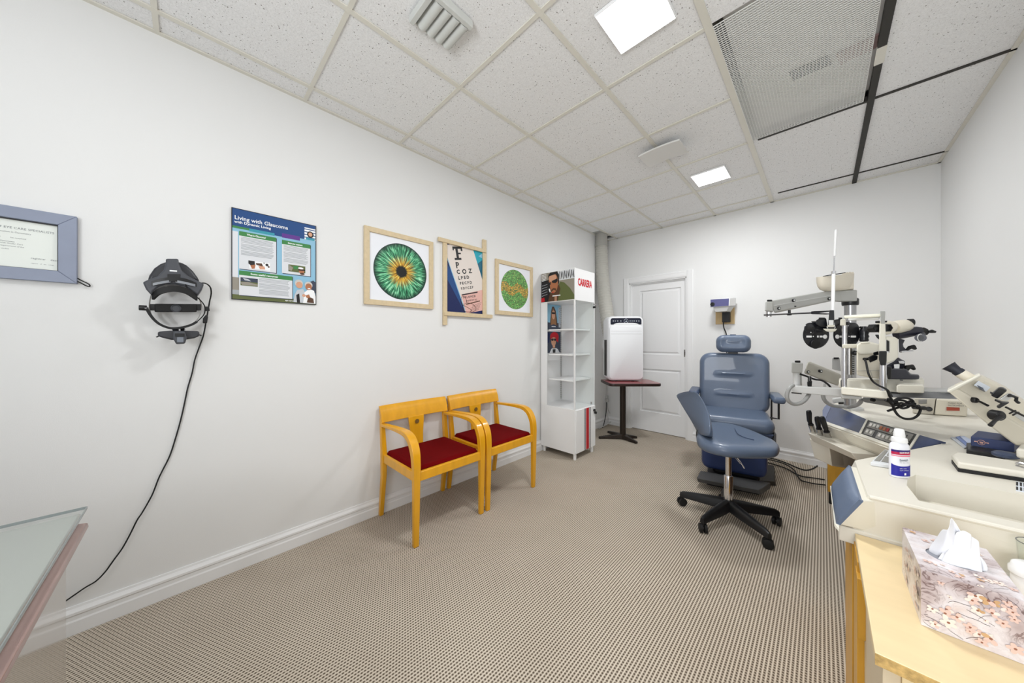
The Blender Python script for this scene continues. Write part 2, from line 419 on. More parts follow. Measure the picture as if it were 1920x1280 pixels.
MB().box(h.x-.006, h.x+.006, dy-.007, dy-.004, h.z-.02, h.z+.02).build('latch', M_black, hd)
# ------------------------------------------------------------------ ceiling fixtures
M_lamp = mat('lit_diffuser', S(255, 255, 255), .5, emit=(1, .995, .98, 1), estr=9)
def ceiling_light(cx, cy, s, label):
    t = thing('ceiling_light', label, 'light', (cx, cy, CH), 'flat square ceiling lights')
    h = s/2; mb = MB()
    mb.loft([[(cx-h*k, cy-h*k, z), (cx+h*k, cy-h*k, z), (cx+h*k, cy+h*k, z), (cx-h*k, cy+h*k, z)] for k, z in ((1, CH+.004), (1, CH-.004), (.985, CH-.009), (.965, CH-.009), (.965, CH-.006))])
    mb.build('frame', M_white, t, smooth=20)
    MB().box(cx-h*.965, cx+h*.965, cy-h*.965, cy+h*.965, CH-.0085, CH-.006).build('diffuser', M_lamp, t)
ceiling_light(-.608, 1.425, .268, 'large bright square light panel near the mesh ceiling panel, in the foreground')
ceiling_light(-.72, 3.30, .262, 'small-looking square light panel at the far end of the ceiling, nearest the back wall')
# louvred vent
vx0, vx1, vy0, vy1 = -1.345, -1.155, .712, .917
t = thing('air_vent', 'square grey ceiling vent with four curved louvre blades above the left wall', 'vent', ((vx0+vx1)/2, (vy0+vy1)/2, CH))
M_vent = mat('vent_enamel', S(206, 208, 204), .4)
mb = MB(); mb.box(vx0, vx1, vy0, vy1, CH-.003, CH+.003); mb.box(vx0, vx1, vy1-.006, vy1, CH-.02, CH); mb.box(vx0, vx0+.008, vy0, vy1, CH-.02, CH); mb.box(vx1-.022, vx1, vy0, vy1+.004, CH-.034, CH); mb.box(vx0, vx1, vy0-.012, vy0+.012, CH-.034, CH)
mb.build('frame', M_vent, t, bevel=.003)
for k in range(4):
    y0 = vy0+.022+k*.044
    pr = [(0, -.006), (.004, -.022), (.012, -.034), (.024, -.038), (.036, -.036), (.041, -.031), (.036, -.030), (.022, -.031), (.012, -.026), (.008, -.006)]
    mb = MB(); mb.hexa([(vx0+.012, y0+a, CH+b) for a, b in pr], [(vx1-.024, y0+a, CH+b) for a, b in pr]); mb.build('louvre_blade', M_vent, t, smooth=60)
# deflector plate
q = [at(1197, 293, z=CH-.06), at(1275, 264, z=CH-.055)]
mb = MB(); n = 10; x0, x1, y0, y1 = -1.02, -.725, 2.44, 2.66
top, bot = [], []
for i in range(n+1):
    u = -1+2*i/n; z = CH-.060+.010*(1-u*u); bot.append((x0+(x1-x0)*i/n, z)); top.append((x0+(x1-x0)*i/n, z+.011))
pr = bot+top[::-1]
mb.hexa([(a, y0, b) for a, b in pr], [(a, y1, b+.006) for a, b in pr])
dp = mb.build('ceiling_diffuser_plate', mat('diffuser_grey', S(224, 223, 220), .7), smooth=40); tag(dp, 'shallow white deflector plate hung just below the ceiling tiles', 'vent')
MB().cyl((-.87, 2.57, CH-.045), (-.87, 2.57, CH+.004), .05).build('neck', M_black, dp)
# eggcrate panel
ex0, ex1, ey0, ey1 = cols[4]+.017, cols[5]-.034, rows[6]+.012, rows[8]-.014
t = thing('eggcrate_ceiling_panel', 'white eggcrate mesh panel set in the ceiling grid beside the black gap', 'ceiling panel', ((ex0+ex1)/2, (ey0+ey1)/2, CH))
mb = MB(); step = .0142
nx = int((ex1-ex0)/step); ny = int((ey1-ey0)/step)
for i in range(nx+1):
    x = ex0+(ex1-ex0)*i/nx; mb.box(x-.0013, x+.0013, ey0, ey1, CH-.002, CH+.0015)
for j in range(ny+1):
    y = ey0+(ey1-ey0)*j/ny; mb.box(ex0, ex1, y-.0013, y+.0013, CH-.002, CH+.0015)
stuff(mb.build('eggcrate_mesh', mat('eggcrate_plastic', S(236, 236, 232), .5), t, smooth=0))
MB().box(ex0+.03, ex1+.03, ey0-.01, ey1+.0, CH+.060, CH+.070).build('backing_board', M_plenum, t)
bx = MB()
q = [at(x, y, z=CH+.05) for x, y in ((1479, 137), (1553, 106), (1561, 121), (1487, 153))]; bx.hexa(q, [p+UP*.0095 for p in q])
bx.build('dark_slot', M_black, t)
bx = MB(); q = [at(x, y, z=CH+.05) for x, y in ((1566, 104), (1662, 58), (1668, 78), (1576, 122))]
bx.hexa(q, [p+UP*.0095 for p in q]); bx.build('red_strip', mat('faded_red_board', S(176, 150, 148), .8), t, label='faded reddish strip above the mesh')
# ------------------------------------------------------------------ flat print helper on the left wall: coordinates (y, z)
def wl(y, z, d): return (LX+d, y, z)
def rect(mb, y0, y1, z0, z1, d): mb.poly([wl(y0, z0, d), wl(y1, z0, d), wl(y1, z1, d), wl(y0, z1, d)])
def wpoly(mb, pts, d): mb.poly([wl(a, b, d) for a, b in pts])
def disc(cy, cz, r, n=28, rz=None): return [(cy+r*math.cos(2*PI*k/n), cz+(rz or r)*math.sin(2*PI*k/n)) for k in range(n)]
def flat(name, col, rough=.5): return mat('print_'+name, col, rough)
P = dict(ink=flat('ink', S(30, 30, 34)), white=flat('white', S(244, 245, 246)), blue=flat('blue', S(28, 72, 130)), green=flat('green', S(62, 132, 72)), grey=flat('grey', S(168, 172, 176)),
         lgrey=flat('pale_grey', S(222, 224, 228)), purple=flat('purple', S(96, 52, 140)), teal=flat('teal', S(56, 150, 168)), sky=flat('sky', S(142, 190, 216)), skin=flat('skin', S(214, 160, 130)),
         skin2=flat('tan_skin', S(176, 112, 76)), brown=flat('brown', S(86, 58, 40)), dark=flat('dark', S(28, 24, 26)), olive=flat('olive', S(96, 104, 60)), red=flat('red', S(196, 22, 36)),
         navy=flat('navy', S(14, 30, 84)), cyan=flat('cyan', S(20, 160, 180)), paper=flat('paper', S(226, 216, 208)), rose=flat('rose', S(226, 178, 168)), hair=flat('grey_hair', S(206, 202, 196)),
         blonde=flat('blonde', S(150, 104, 66)), stone=flat('stone', S(150, 144, 132)), silver=flat('silver', S(196, 200, 206)), slate=flat('slate', S(58, 66, 84)), dteal=flat('deep_teal', S(14, 96, 120)))
# diploma
t = thing('framed_certificate', 'slate-blue wooden frame holding a printed certificate on the left wall', 'picture', (LX, -.62, 1.50))
y0, y1, z0, z1 = -.93, -.337, 1.500, 1.786; fwid = .047
def frame4(t, y0, y1, z0, z1, fw, d, m, bev=.002, name='frame_rail'):
    for q in ([(y0, z0), (y1, z0), (y1-fw, z0+fw), (y0+fw, z0+fw)], [(y0, z1), (y1, z1), (y1-fw, z1-fw), (y0+fw, z1-fw)],
              [(y0, z0), (y0, z1), (y0+fw, z1-fw), (y0+fw, z0+fw)], [(y1, z0), (y1, z1), (y1-fw, z1-fw), (y1-fw, z0+fw)]):
        mb = MB(); mb.hexa([wl(a, b, .002) for a, b in q], [wl(a, b, d) for a, b in q]); mb.build(name, m, t, bevel=bev)
frame4(t, y0, y1, z0, z1, fwid, .024, mat('slate_blue_frame', S(140, 148, 168), .45, var=.05, vscale=14))
mb = MB(); mb.hexa([wl(a, b, .003) for a, b in [(y0+.04, z0+.04), (y1-.04, z0+.04), (y1-.04, z1-.04), (y0+.04, z1-.04)]], [wl(a, b, .009) for a, b in [(y0+.04, z0+.04), (y1-.04, z0+.04), (y1-.04, z1-.04), (y0+.04, z1-.04)]])
cert = mb.build('certificate', flat('certificate', S(232, 236, 230)), t)
mb = MB(); mb.mi = []
for q in ([(y0+fwid-.002, z1-fwid-.004), (y1-fwid, z1-fwid-.004), (y1-fwid, z1-fwid), (y0+fwid-.002, z1-fwid)], [(y1-fwid-.003, z0+fwid), (y1-fwid, z0+fwid), (y1-fwid, z1-fwid), (y1-fwid-.003, z1-fwid)], [(y0+fwid, z0+fwid), (y1-fwid, z0+fwid), (y1-fwid, z0+fwid+.002), (y0+fwid, z0+fwid+.002)]):
    mb.hexa([wl(a, b, .009) for a, b in q], [wl(a, b, .015) for a, b in q])
mb.build('inner_lip', M_black, t)
mb = MB()
for i, (yy, zz, s, tx) in enumerate([(-.63, 1.700, .0115, 'THE ASSOCIATION OF EYE CARE SPECIALISTS'), (-.60, 1.684, .008, 'Certificate of Further Education in Optometry'), (-.62, 1.6625, .006, 'this is to certify                  that the holder            has completed'),
                                     (-.56, 1.6465, .007, 'a Residency in Optometry'), (-.58, 1.6385, .007, 'Fellowship of College with Ocular Care'), (-.57, 1.6285, .0065, 'and has fulfilled the requirements of the'), (-.57, 1.617, .006, 'programme of further studies'),
                                     (-.45, 1.588, .010, 'registrar    dean'), (-.45, 1.569, .005, 'registrar   of   the   college')]):
    text_mesh(tx, s, wl(yy, zz, .0095), (0, 1, 0), (0, 0, 1), 0, mb, fitw=None)
mb.build('lettering', flat('faint_ink', S(120, 124, 128)), t, smooth=0)
# black tie loop hanging behind the frame corner
mb = MB(); mb.tube(smooth_path([wl(-.338, 1.525, .012), wl(-.325, 1.515, .012), wl(-.308, 1.503, .012), wl(-.305, 1.494, .012), wl(-.313, 1.494, .012), wl(-.328, 1.505, .012), wl(-.338, 1.512, .012)], 5), .0022, 8)
mb.build('tie_loop', M_rubber, t)
# glaucoma poster ------------------------------------------------------
y0, y1, z0, z1 = .159, .561, 1.480, 1.980; W_, H_ = y1-y0, z1-z0
t = thing('glaucoma_poster', 'blue and green glaucoma information poster mounted on the left wall', 'poster', (LX, (y0+y1)/2, z0))
mb = MB(); mb.hexa([wl(a, b, .001) for a, b in [(y0, z0), (y1, z0), (y1, z1), (y0, z1)]], [wl(a, b, .010) for a, b in [(y0, z0), (y1, z0), (y1, z1), (y0, z1)]])
mb.build('backing', mat('poster_edge', S(24, 26, 34), .3), t)
PK = ['sky', 'blue', 'green', 'white', 'lgrey', 'purple', 'teal', 'grey', 'dark', 'skin', 'skin2', 'brown', 'olive', 'hair', 'ink', 'stone', 'silver', 'slate']
def pr_u(u): return y0+.004+(W_-.008)*u
def pr_v(v): return z1-.004-(H_-.008)*v
class Print(MB):
    lay = 0
    def R(s, k, u0, u1, v0, v1, keys=None): s.cur = PK.index(k); s.lay += 1; rect(s, pr_u(u0), pr_u(u1), pr_v(v1), pr_v(v0), .0102+s.lay*.00003)
    def G(s, k, pts): s.cur = PK.index(k); s.lay += 1; wpoly(s, [(pr_u(a), pr_v(b)) for a, b in pts], .0102+s.lay*.00003)
    def D(s, k, u, v, r, rv=None): s.cur = PK.index(k); s.lay += 1; wpoly(s, disc(pr_u(u), pr_v(v), r*W_, 20, (rv or r)*W_), .0102+s.lay*.00003)
    def T(s, k, tx, size, u, v, fit=None): s.cur = PK.index(k); s.lay += 1; text_mesh(tx, size, wl(pr_u(u), pr_v(v), .0102+s.lay*.00003), (0, 1, 0), (0, 0, 1), 0, s, bold=.0004, fitw=fit)
p = Print()
p.R('sky', 0, 1, 0, 1); p.R('lgrey', 0, .06, .25, .78); p.R('silver', .42, .5, .45, .72); p.R('olive', 0, 1, .95, 1); p.R('stone', 0, .12, .76, .93); p.R('grey', 0, .1, .90, .95)
p.R('blue', 0, 1, 0, .19); p.R('green', 0, .45, .19, .215); p.R('teal', .18, .47, .19, .222); p.R('purple', .56, .79, .17, .222); p.R('blue', .47, .56, .16, .215)
p.T('white', 'Living with Glaucoma', .030, .02, .115, .60*W_); p.T('white', 'with Dynamic Living', .019, .02, .155, .40*W_)
p.R('white', .85, 1, .04, .19)
for k in range(4): p.R('blue', .85, 1, .055+k*.034, .066+k*.034)
p.D('dark', .93, .12, .045, .05); p.D('skin', .93, .118, .026, .032); p.R('teal', .87, .99, .165, .19)
for (u0, u1, v0, v1, ti) in ((.07, .49, .24, .66, 'What is Glaucoma?'), (.56, .93, .25, .65, 'Know your treatment'), (.07, .69, .68, .955, 'Some useful resources')):
    p.R('slate', u0+.008, u1+.008, v0+.006, v1+.008); p.R('lgrey', u0, u1, v0, v1); p.R('green', u0, u1, v0, v0+.05); p.T('white', ti, .014, u0+(u1-u0)*.2, v0+.035, (u1-u0)*.5*W_)
    if u1 < .6 or u0 > .5:
        vv = v0+.062
        for k in range(14):
            if k in (5, 10): vv += .008
            p.R('grey', u0+.02, u1-.03-random.random()*.03, vv, vv+.006); vv += .0135
    else:
        vv = v0+.062
        for k in range(14):
            if k in (4, 9): vv += .006
            p.R('grey', u0+.22, u1-.03-random.random()*.04, vv, vv+.006); vv += .0128
p.R('white', .18, .42, .555, .645); p.G('dark', [(.17, .555), (.24, .555), (.245, .62), (.2, .61), (.17, .59)]); p.G('skin2', [(.19, .61), (.25, .59), (.24, .64), (.21, .645)])
p.G('brown', [(.25, .575), (.32, .57), (.34, .61), (.29, .60), (.26, .595)]); p.G('skin', [(.28, .605), (.35, .60), (.36, .635), (.30, .64)]); p.D('dark', .38, .58, .018); p.D('brown', .40, .60, .012); p.G('dark', [(.34, .555), (.355, .56), (.35, .57), (.338, .565)])
p.R('olive', .64, .86, .535, .62); p.G('stone', [(.65, .54), (.7, .57), (.68, .61), (.64, .6)]); p.G('green', [(.70, .55), (.77, .54), (.76, .58), (.71, .59)]); p.D('skin2', .81, .60, .035, .04); p.D('white', .80, .565, .035, .014); p.G('dark', [(.77, .58), (.86, .575), (.86, .59), (.77, .595)]); p.D('brown', .82, .632, .03, .016)
p.R('slate', .085, .275, .755, .845); p.R('olive', .085, .275, .80, .845); p.G('silver', [(.11, .76), (.17, .77), (.2, .79), (.13, .785)]); p.G('stone', [(.085, .81), (.16, .80), (.275, .82), (.275, .835), (.1, .84)])
p.G('slate', [(.9, .73), (.97, .70), (1, .72), (1, .86), (.9, .86)])
# seated couple at the lower right
p.G('silver', [(.70, .99), (.72, .90), (.75, .84), (.83, .82), (.87, .88), (.86, .995)]); p.G('white', [(.83, .995), (.85, .86), (.91, .81), (.98, .83), (1, .90), (1, .995)])
p.G('dark', [(.74, .90), (.78, .88), (.79, .995), (.75, .995)]); p.G('brown', [(.90, .91), (.97, .93), (.98, .99), (.88, .985)])
p.D('hair', .775, .755, .052, .058); p.D('skin', .780, .775, .043, .05); p.D('hair', .905, .765, .052, .055); p.D('skin2', .905, .785, .043, .052); p.G('skin2', [(.86, .90), (.91, .88), (.93, .92), (.88, .93)])
p.G('white', [(.89, .805), (.93, .80), (.92, .815), (.895, .815)]); p.D('skin', .84, .90, .022); p.T('white', 'eye care', .011, .60, .985)
p.build('poster_print', [P[k] for k in PK], t, smooth=0, recalc=False)
# green iris picture -----------------------------------------------------
M_pine_d = M_pine
y0, y1, z0, z1 = .853, 1.400, 1.510, 2.060
t = thing('iris_picture', 'large pale wood frame with a print of a green and yellow eye iris', 'picture', (LX, (y0+y1)/2, z0))
frame4(t, y0, y1, z0, z1, .036, .022, M_pine, .0015)
mb = MB(); mb.hexa([wl(a, b, .002) for a, b in [(y0+.03, z0+.03), (y1-.03, z0+.03), (y1-.03, z1-.03), (y0+.03, z1-.03)]], [wl(a, b, .010) for a, b in [(y0+.03, z0+.03), (y1-.03, z0+.03), (y1-.03, z1-.03), (y0+.03, z1-.03)]])
mb.build('mat_board', mat('white_mat_board', S(236, 238, 244), .5), t)
def irismat():
    m = mat('iris_print', S(60, 140, 90), .45); b = NB(m); bs = m.node_tree.nodes['Principled BSDF']
    tc = b.node('ShaderNodeTexCoord'); sp = b.node('ShaderNodeSeparateXYZ'); b.link(tc.outputs['Object'], sp.inputs[0])
    R = .212; y = b.m('DIVIDE', sp.outputs[1], R); z = b.m('DIVIDE', b.m('SUBTRACT', sp.outputs[2], R), R)
    r = b.m('SQRT', b.m('ADD', b.m('MULTIPLY', y, y), b.m('MULTIPLY', z, z))); a = b.m('ARCTAN2', z, y)
    cb = b.node('ShaderNodeCombineXYZ'); b.link(b.m('MULTIPLY', b.m('COSINE', a), 9), cb.inputs[0]); b.link(b.m('MULTIPLY', b.m('SINE', a), 9), cb.inputs[1]); b.link(b.m('MULTIPLY', r, 1.6), cb.inputs[2])
    n = b.node('ShaderNodeTexNoise'); n.inputs['Scale'].default_value = 2.1; n.inputs['Detail'].default_value = 6; n.inputs['Distortion'].default_value = .5; b.link(cb.outputs[0], n.inputs['Vector'])
    n2 = b.node('ShaderNodeTexNoise'); n2.inputs['Scale'].default_value = .9; n2.inputs['Detail'].default_value = 3; b.link(cb.outputs[0], n2.inputs['Vector'])
    col = b.ramp(n.outputs[0], [(.30, S(8, 46, 34)), (.45, S(34, 116, 78)), (.56, S(96, 190, 138)), (.68, S(190, 240, 205))])
    yel = b.ramp(n.outputs[0], [(.32, S(90, 50, 8)), (.48, S(190, 130, 20)), (.60, S(240, 200, 60)), (.70, S(250, 240, 150))])
    rr = b.m('ADD', r, b.m('MULTIPLY', b.m('SUBTRACT', n2.outputs[0], .5), .55))
    f = b.ramp(rr, [(.28, (1, 1, 1, 1)), (.58, (0, 0, 0, 1))])
    c = b.mix(f, col, yel)
    rim = b.ramp(r, [(.80, (0, 0, 0, 1)), (.985, (1, 1, 1, 1))]); c = b.mix(rim, c, S(6, 42, 34))
    pu = b.ramp(b.m('ADD', r, b.m('MULTIPLY', b.m('SUBTRACT', n.outputs[0], .5), .12)), [(.19, (1, 1, 1, 1)), (.25, (0, 0, 0, 1))]); c = b.mix(pu, c, S(6, 5, 4))
    b.link(c, bs.inputs['Base Color']); return m
mb = MB(); pc = disc((y0+y1)/2+.004, (z0+z1)/2-.008, .212, 72); mb.hexa([wl(a, b, .0101) for a, b in pc], [wl(a, b, .0106) for a, b in pc]); mb.build('iris_print', irismat(), t, smooth=0)
# snellen chart picture with crossing frame sticks -----------------------
t = thing('eye_chart_picture', 'letter chart picture in a frame of overlapping pale wood sticks', 'picture', (LX, 1.74, 1.38))
def stick(a0, a1, b0, b1, d0, d1): 
    mb = MB(); mb.box(LX+d0, LX+d1, a0, a1, b0, b1); mb.build('frame_rail', M_pine, t, bevel=.0015)
stick(1.445, 1.965, 2.080, 2.113, .012, .030); stick(1.500, 2.045, 1.465, 1.500, .012, .030)
stick(1.497, 1.535, 1.385, 2.095, .004, .022); stick(1.932, 1.975, 1.475, 2.205, .004, .022)
y0, y1, z0, z1 = 1.533, 1.935, 1.495, 2.085; W_, H_ = y1-y0, z1-z0
mb = MB(); mb.box(LX+.002, LX+.010, y0, y1, z0, z1); mb.build('backing', P['navy'], t)
PK = ['navy', 'blue', 'cyan', 'dteal', 'paper', 'rose', 'ink', 'sky', 'brown', 'silver']
def pr_u(u): return y0+W_*u
def pr_v(v): return z1-H_*v
p = Print()
p.R('navy', 0, 1, 0, 1); p.G('blue', [(0, .3), (.2, .42), (.45, 1), (.2, 1), (0, .7)]); p.G('navy', [(0, .5), (.5, 1), (0, 1)]); p.G('cyan', [(.72, 0), (1, 0), (1, .42), (.97, .55)]); p.G('dteal', [(.82, .22), (1, .12), (1, .6)]); p.G('sky', [(.88, .08), (.99, .02), (.99, .1)])
p.G('paper', [(.12, 0), (.72, 0), (1, .45), (1, .93), (.52, 1), (.02, .20), (0, .10), (0, 0.03)]); p.G('sky', [(.0, .16), (.03, .22), (.535, .998), (.51, 1.0), (0, .2)]); p.G('rose', [(.38, .72), (1, .60), (1, .93), (.52, 1)])
an = -.20
def LT(tx, size, u, v, rot=.20): p.cur = PK.index('ink'); p.lay += 1; text_mesh(tx, size, wl(pr_u(u), pr_v(v), .0102+p.lay*.00003), (0, math.cos(rot), math.sin(rot)), (0, -math.sin(rot), math.cos(rot)), 0, p, bold=.0018*size/.05)
def serifE(u, v, s):
    # bold slab letter E/F at the top of the chart
    def q(a0, a1, b0, b1):
        pts = []
        for a, b in ((a0, b0), (a1, b0), (a1, b1), (a0, b1)):
            yy = a*s; zz = b*s; c, d = math.cos(.2), math.sin(.2); pts.append((pr_u(u)+yy*c-zz*d, pr_v(v)+yy*d+zz*c))
        p.cur = PK.index('ink'); p.lay += 1; wpoly(p, pts, .0102+p.lay*.00003)
    q(0, 1, .86, 1.05); q(.28, .52, 0, 1); q(.05, .75, -.05, .12); q(.5, .78, .42, .55); q(.82, 1, .68, 1); q(0, .12, .74, 1)
serifE(.20, .215, .105)
LT('P', .070, .25, .335); LT('C', .05, .27, .42); LT('O', .058, .42, .405); LT('Z', .055, .60, .375); LT('L P E D', .040, .31, .50); LT('P E C F D', .034, .35, .575); LT('E D F C Z P', .028, .385, .645)
def bar(u0, v0, u1, v1, h, k='ink'): p.G(k, [(u0, v0), (u1, v1), (u1, v1+h), (u0, v0+h)])
bar(.40, .715, .85, .64, .018); LT('F E L O P Z D', .024, .45, .775); LT('D E F P O T E C', .019, .52, .82); bar(.52, .85, .92, .775, .016, 'brown')
for k in range(5): 
    for j in range(9): bar(.70+.03*j-.02*k, .87+.028*k-.008*j, .715+.03*j-.02*k, .866+.028*k-.008*j, .008)
mbx = [(.38, .79), (.42, .74), (.50, .76), (.53, .83), (.46, .86), (.40, .85)]
p.build('chart_print', [P[k] for k in PK], t, smooth=0, recalc=False)
mb = MB(); mb.tube([wl(pr_u(a), pr_v(b), .0125) for a, b in smooth_path([(a, b, 0) for a, b in mbx], 4, True) for a, b in [(a, b)]] if False else [V3(wl(pr_u(q.x), pr_v(q.y), .0115)) for q in smooth_path([(a, b, 0) for a, b in mbx], 4, True)], .0016, 6, closed=True)
for path in ([(.40, .87), (.62, .92), (.66, .96), (.50, .97), (.42, .92)], [(.53, .83), (.72, .85), (.80, .93), (.60, .99)]):
    mb.tube([V3(wl(pr_u(q.x), pr_v(q.y), .0115)) for q in smooth_path([(a, b, 0) for a, b in path], 4)], .0018, 6)
mb.build('spectacles_print', P['brown'], t)
# colour-vision plate picture --------------------------------------------
y0, y1, z0, z1 = 2.097, 2.650, 1.510, 2.055
t = thing('dot_plate_picture', 'pale wood frame with a round plate of green and orange dots', 'picture', (LX, (y0+y1)/2, z0))
frame4(t, y0, y1, z0, z1, .040, .022, M_pine, .0015)
mb = MB(); mb.box(LX+.002, LX+.010, y0+.035, y1-.035, z0+.035, z1-.035); mb.build('mat_board', MATS['white_mat_board'], t)
cy, cz, R = (y0+y1)/2+.005, (z0+z1)/2, .205
mb = MB(); dc = ['dotg1', 'dotg2', 'dotg3', 'doto1', 'doto2', 'dotd']
DM = [flat('dot_green', S(110, 196, 104)), flat('dot_light_green', S(160, 216, 120)), flat('dot_mid_green', S(84, 168, 92)), flat('dot_orange', S(232, 160, 60)), flat('dot_yellow', S(240, 196, 92)), flat('dot_ink', S(92, 120, 70))]
mb.cur = 5; wpoly(mb, disc(cy, cz, R, 48), .0103)
pts = []; tries = 0
while len(pts) < 1300 and tries < 40000:
    tries += 1; a = random.random()*2*PI; rr = R*math.sqrt(random.random()); r = random.choice((.0035, .0045, .0055, .0075))
    y, z = cy+rr*math.cos(a), cz+rr*math.sin(a)
    if rr+r > R: continue
    if all((y-q[0])**2+(z-q[1])**2 > (r+q[2]+.0006)**2 for q in pts): pts.append((y, z, r))
for i, (y, z, r) in enumerate(pts):
    band = abs(z-cz-.022*math.sin((y-cy)*30)) < .048
    k = random.choice((3, 3, 3, 4, 4, 4, 5)) if band else random.choice((0, 0, 0, 1, 1, 2, 5))
    mb.cur = k; wpoly(mb, disc(y, z, r, 9), .0105)
mb.build('dot_print', DM, t, smooth=0, recalc=False)
# ------------------------------------------------------------------ headset ophthalmoscope hanging on the left wall
def hw(px, py, d=.03): return at(px, py, x=LX+d)
M_char = mat('charcoal_plastic', S(72, 74, 80), .38); M_char2 = mat('dark_grey_plastic', S(52, 53, 58), .35)
t = thing('headset_ophthalmoscope', 'black and grey binocular headset with head straps hanging on the left wall', 'medical instrument', hw(324, 640, 0))
def wslab(pts, d0, d1): 
    mb = MB(); a = [hw(x, y, d0) for x, y in pts]; mb.hexa(a, [p+V3((d1-d0, 0, 0)) for p in a]); return mb
shell = [(279, 530), (282, 520), (291, 507), (302, 499), (313, 495), (338, 495), (350, 501), (361, 511), (370, 523), (374, 531), (358, 527), (340, 523), (322, 521), (304, 523), (290, 528)]
wslab(shell, .055, .125).build('crown_shell', M_char2, t, bevel=.012, seg=3)
front = [(312, 497), (312, 489), (335, 489), (336, 497), (341, 510), (352, 520), (366, 527), (382, 535), (378, 545), (371, 556), (365, 551), (350, 541), (330, 536), (312, 536), (300, 540), (290, 548), (286, 556), (276, 545), (270, 532), (281, 527), (297, 521), (308, 510)]
wslab(front, .10, .165).build('optics_housing', M_char, t, bevel=.006, seg=2)
wslab([(314, 514), (338, 514), (338, 521), (314, 521)], .160, .168).build('recess', M_black, t)
wslab([(318, 506), (332, 507), (332, 509.5), (318, 508.5)], .165, .1665).build('name_strip', P['white'], t)
mb = MB(); mb.strip(smooth_path([hw(285, 532, .160), hw(304, 526, .168), hw(324, 524, .170), hw(346, 526, .168), hw(368, 534, .160)], 5), .020, .012, (0, 0, 1)); mb.build('visor_slot', M_black, t)
mb = MB()
for a, b in (((287, 533), (320, 527)), ((329, 527), (366, 535))):
    mb.strip([hw(*a, .172), hw((a[0]+b[0])/2, (a[1]+b[1])/2-.5, .176), hw(*b, .172)], .011, .006, (0, 0, 1))
mb.build('lens_window', mat('window_grey', S(136, 140, 146), .2), t)
mb = MB(); mb.strip(smooth_path([hw(287, 556, .15), hw(300, 546, .165), hw(324, 541, .172), hw(348, 545, .165), hw(369, 558, .15)], 5), .028, .012, (0, 0, 1)); mb.build('brow_pad', M_rubber, t)
# head band loops
def loop(pts, wd, th, m, name, d=.10): mb = MB(); mb.strip(smooth_path([hw(x, y, dd) for x, y, dd in pts], 6), wd, th, (1, 0, 0)); return mb.build(name, m, t)
loop([(284, 553, .07), (281, 565, .06), (281, 580, .05), (286, 595, .05), (297, 607, .06), (312, 614, .07), (330, 616, .08), (350, 612, .07), (366, 603, .06), (375, 590, .05), (378, 575, .05), (373, 558, .07)], .024, .0035, M_steel, 'head_band')
loop([(275, 578, .10), (281, 589, .10), (290, 600, .10), (302, 609, .10), (320, 615, .10), (340, 614, .10), (358, 609, .10), (369, 603, .10)], .024, .010, M_rubber, 'padded_strap')
mb = MB(); a = [hw(281, 570, .055), hw(282, 582, .055), hw(377, 582, .055), hw(377, 570, .055)]; mb.hexa(a, [p+V3((.012, 0, 0)) for p in a]); mb.build('cross_strap', M_black, t, bevel=.002)
a = [hw(290, 569.5, .066), hw(290, 585, .066), hw(369, 585, .066), hw(369, 570, .066)]; MB().hexa(a, [p+V3((.012, 0, 0)) for p in a]).build('nape_pad', M_rubber, t, bevel=.004)
c = hw(330, 578, .078); MB().lathe(c, [(.018, 0), (.018, .004), (.014, .006), (.013, .003), (0, .003)], (1, 0, 0)).build('adjuster_ring', M_char, t)
mb = MB(); c = hw(268, 577, .095); mb.lathe(c, [(.011, -.012), (.012, -.010), (.012, .010), (.011, .012)], (0, 1, 0), 18); mb.build('tension_knob', M_black, t); MB().cyl(hw(272, 577, .10), hw(277, 579, .10), .007).build('knob_collar', M_chrome, t)
# lower eyepiece unit
wslab([(297, 622), (320, 620), (345, 620), (373, 621), (374, 630), (364, 634), (346, 637), (322, 637), (305, 633), (297, 630)], .07, .12).build('eyepiece_bar', M_char2, t, bevel=.006)
wslab([(326, 621), (346, 621), (351, 632), (347, 644), (331, 645), (325, 634)], .085, .150).build('eyepiece_block', M_char, t, bevel=.005)
wslab([(332, 632), (344, 632), (344, 641), (332, 641)], .149, .154).build('lens_plate', mat('block_grey', S(120, 126, 136), .3), t)
wslab([(328, 625), (346, 625), (346, 630.5), (328, 630.5)], .150, .158).build('dark_window', M_black, t)
MB().cyl(hw(293, 632, .10), hw(299, 629, .10), .003).build('adjusting_lever', M_black, t); MB().cyl(hw(372, 627, .10), hw(378, 629, .10), .003).build('adjusting_lever', M_black, t)
mb = MB(); mb.cyl(hw(329, 617, .09), hw(329, 622, .10), .012); mb.cyl(hw(343, 617, .09), hw(343, 622, .10), .009); mb.build('hinge', M_chrome, t)
MB().box(LX, LX+.06, hw(324, 505, 0).y-.012, hw(324, 505, 0).y+.012, hw(324, 512, 0).z, hw(324, 500, 0).z).build('wall_hook', M_char2, t, bevel=.002)
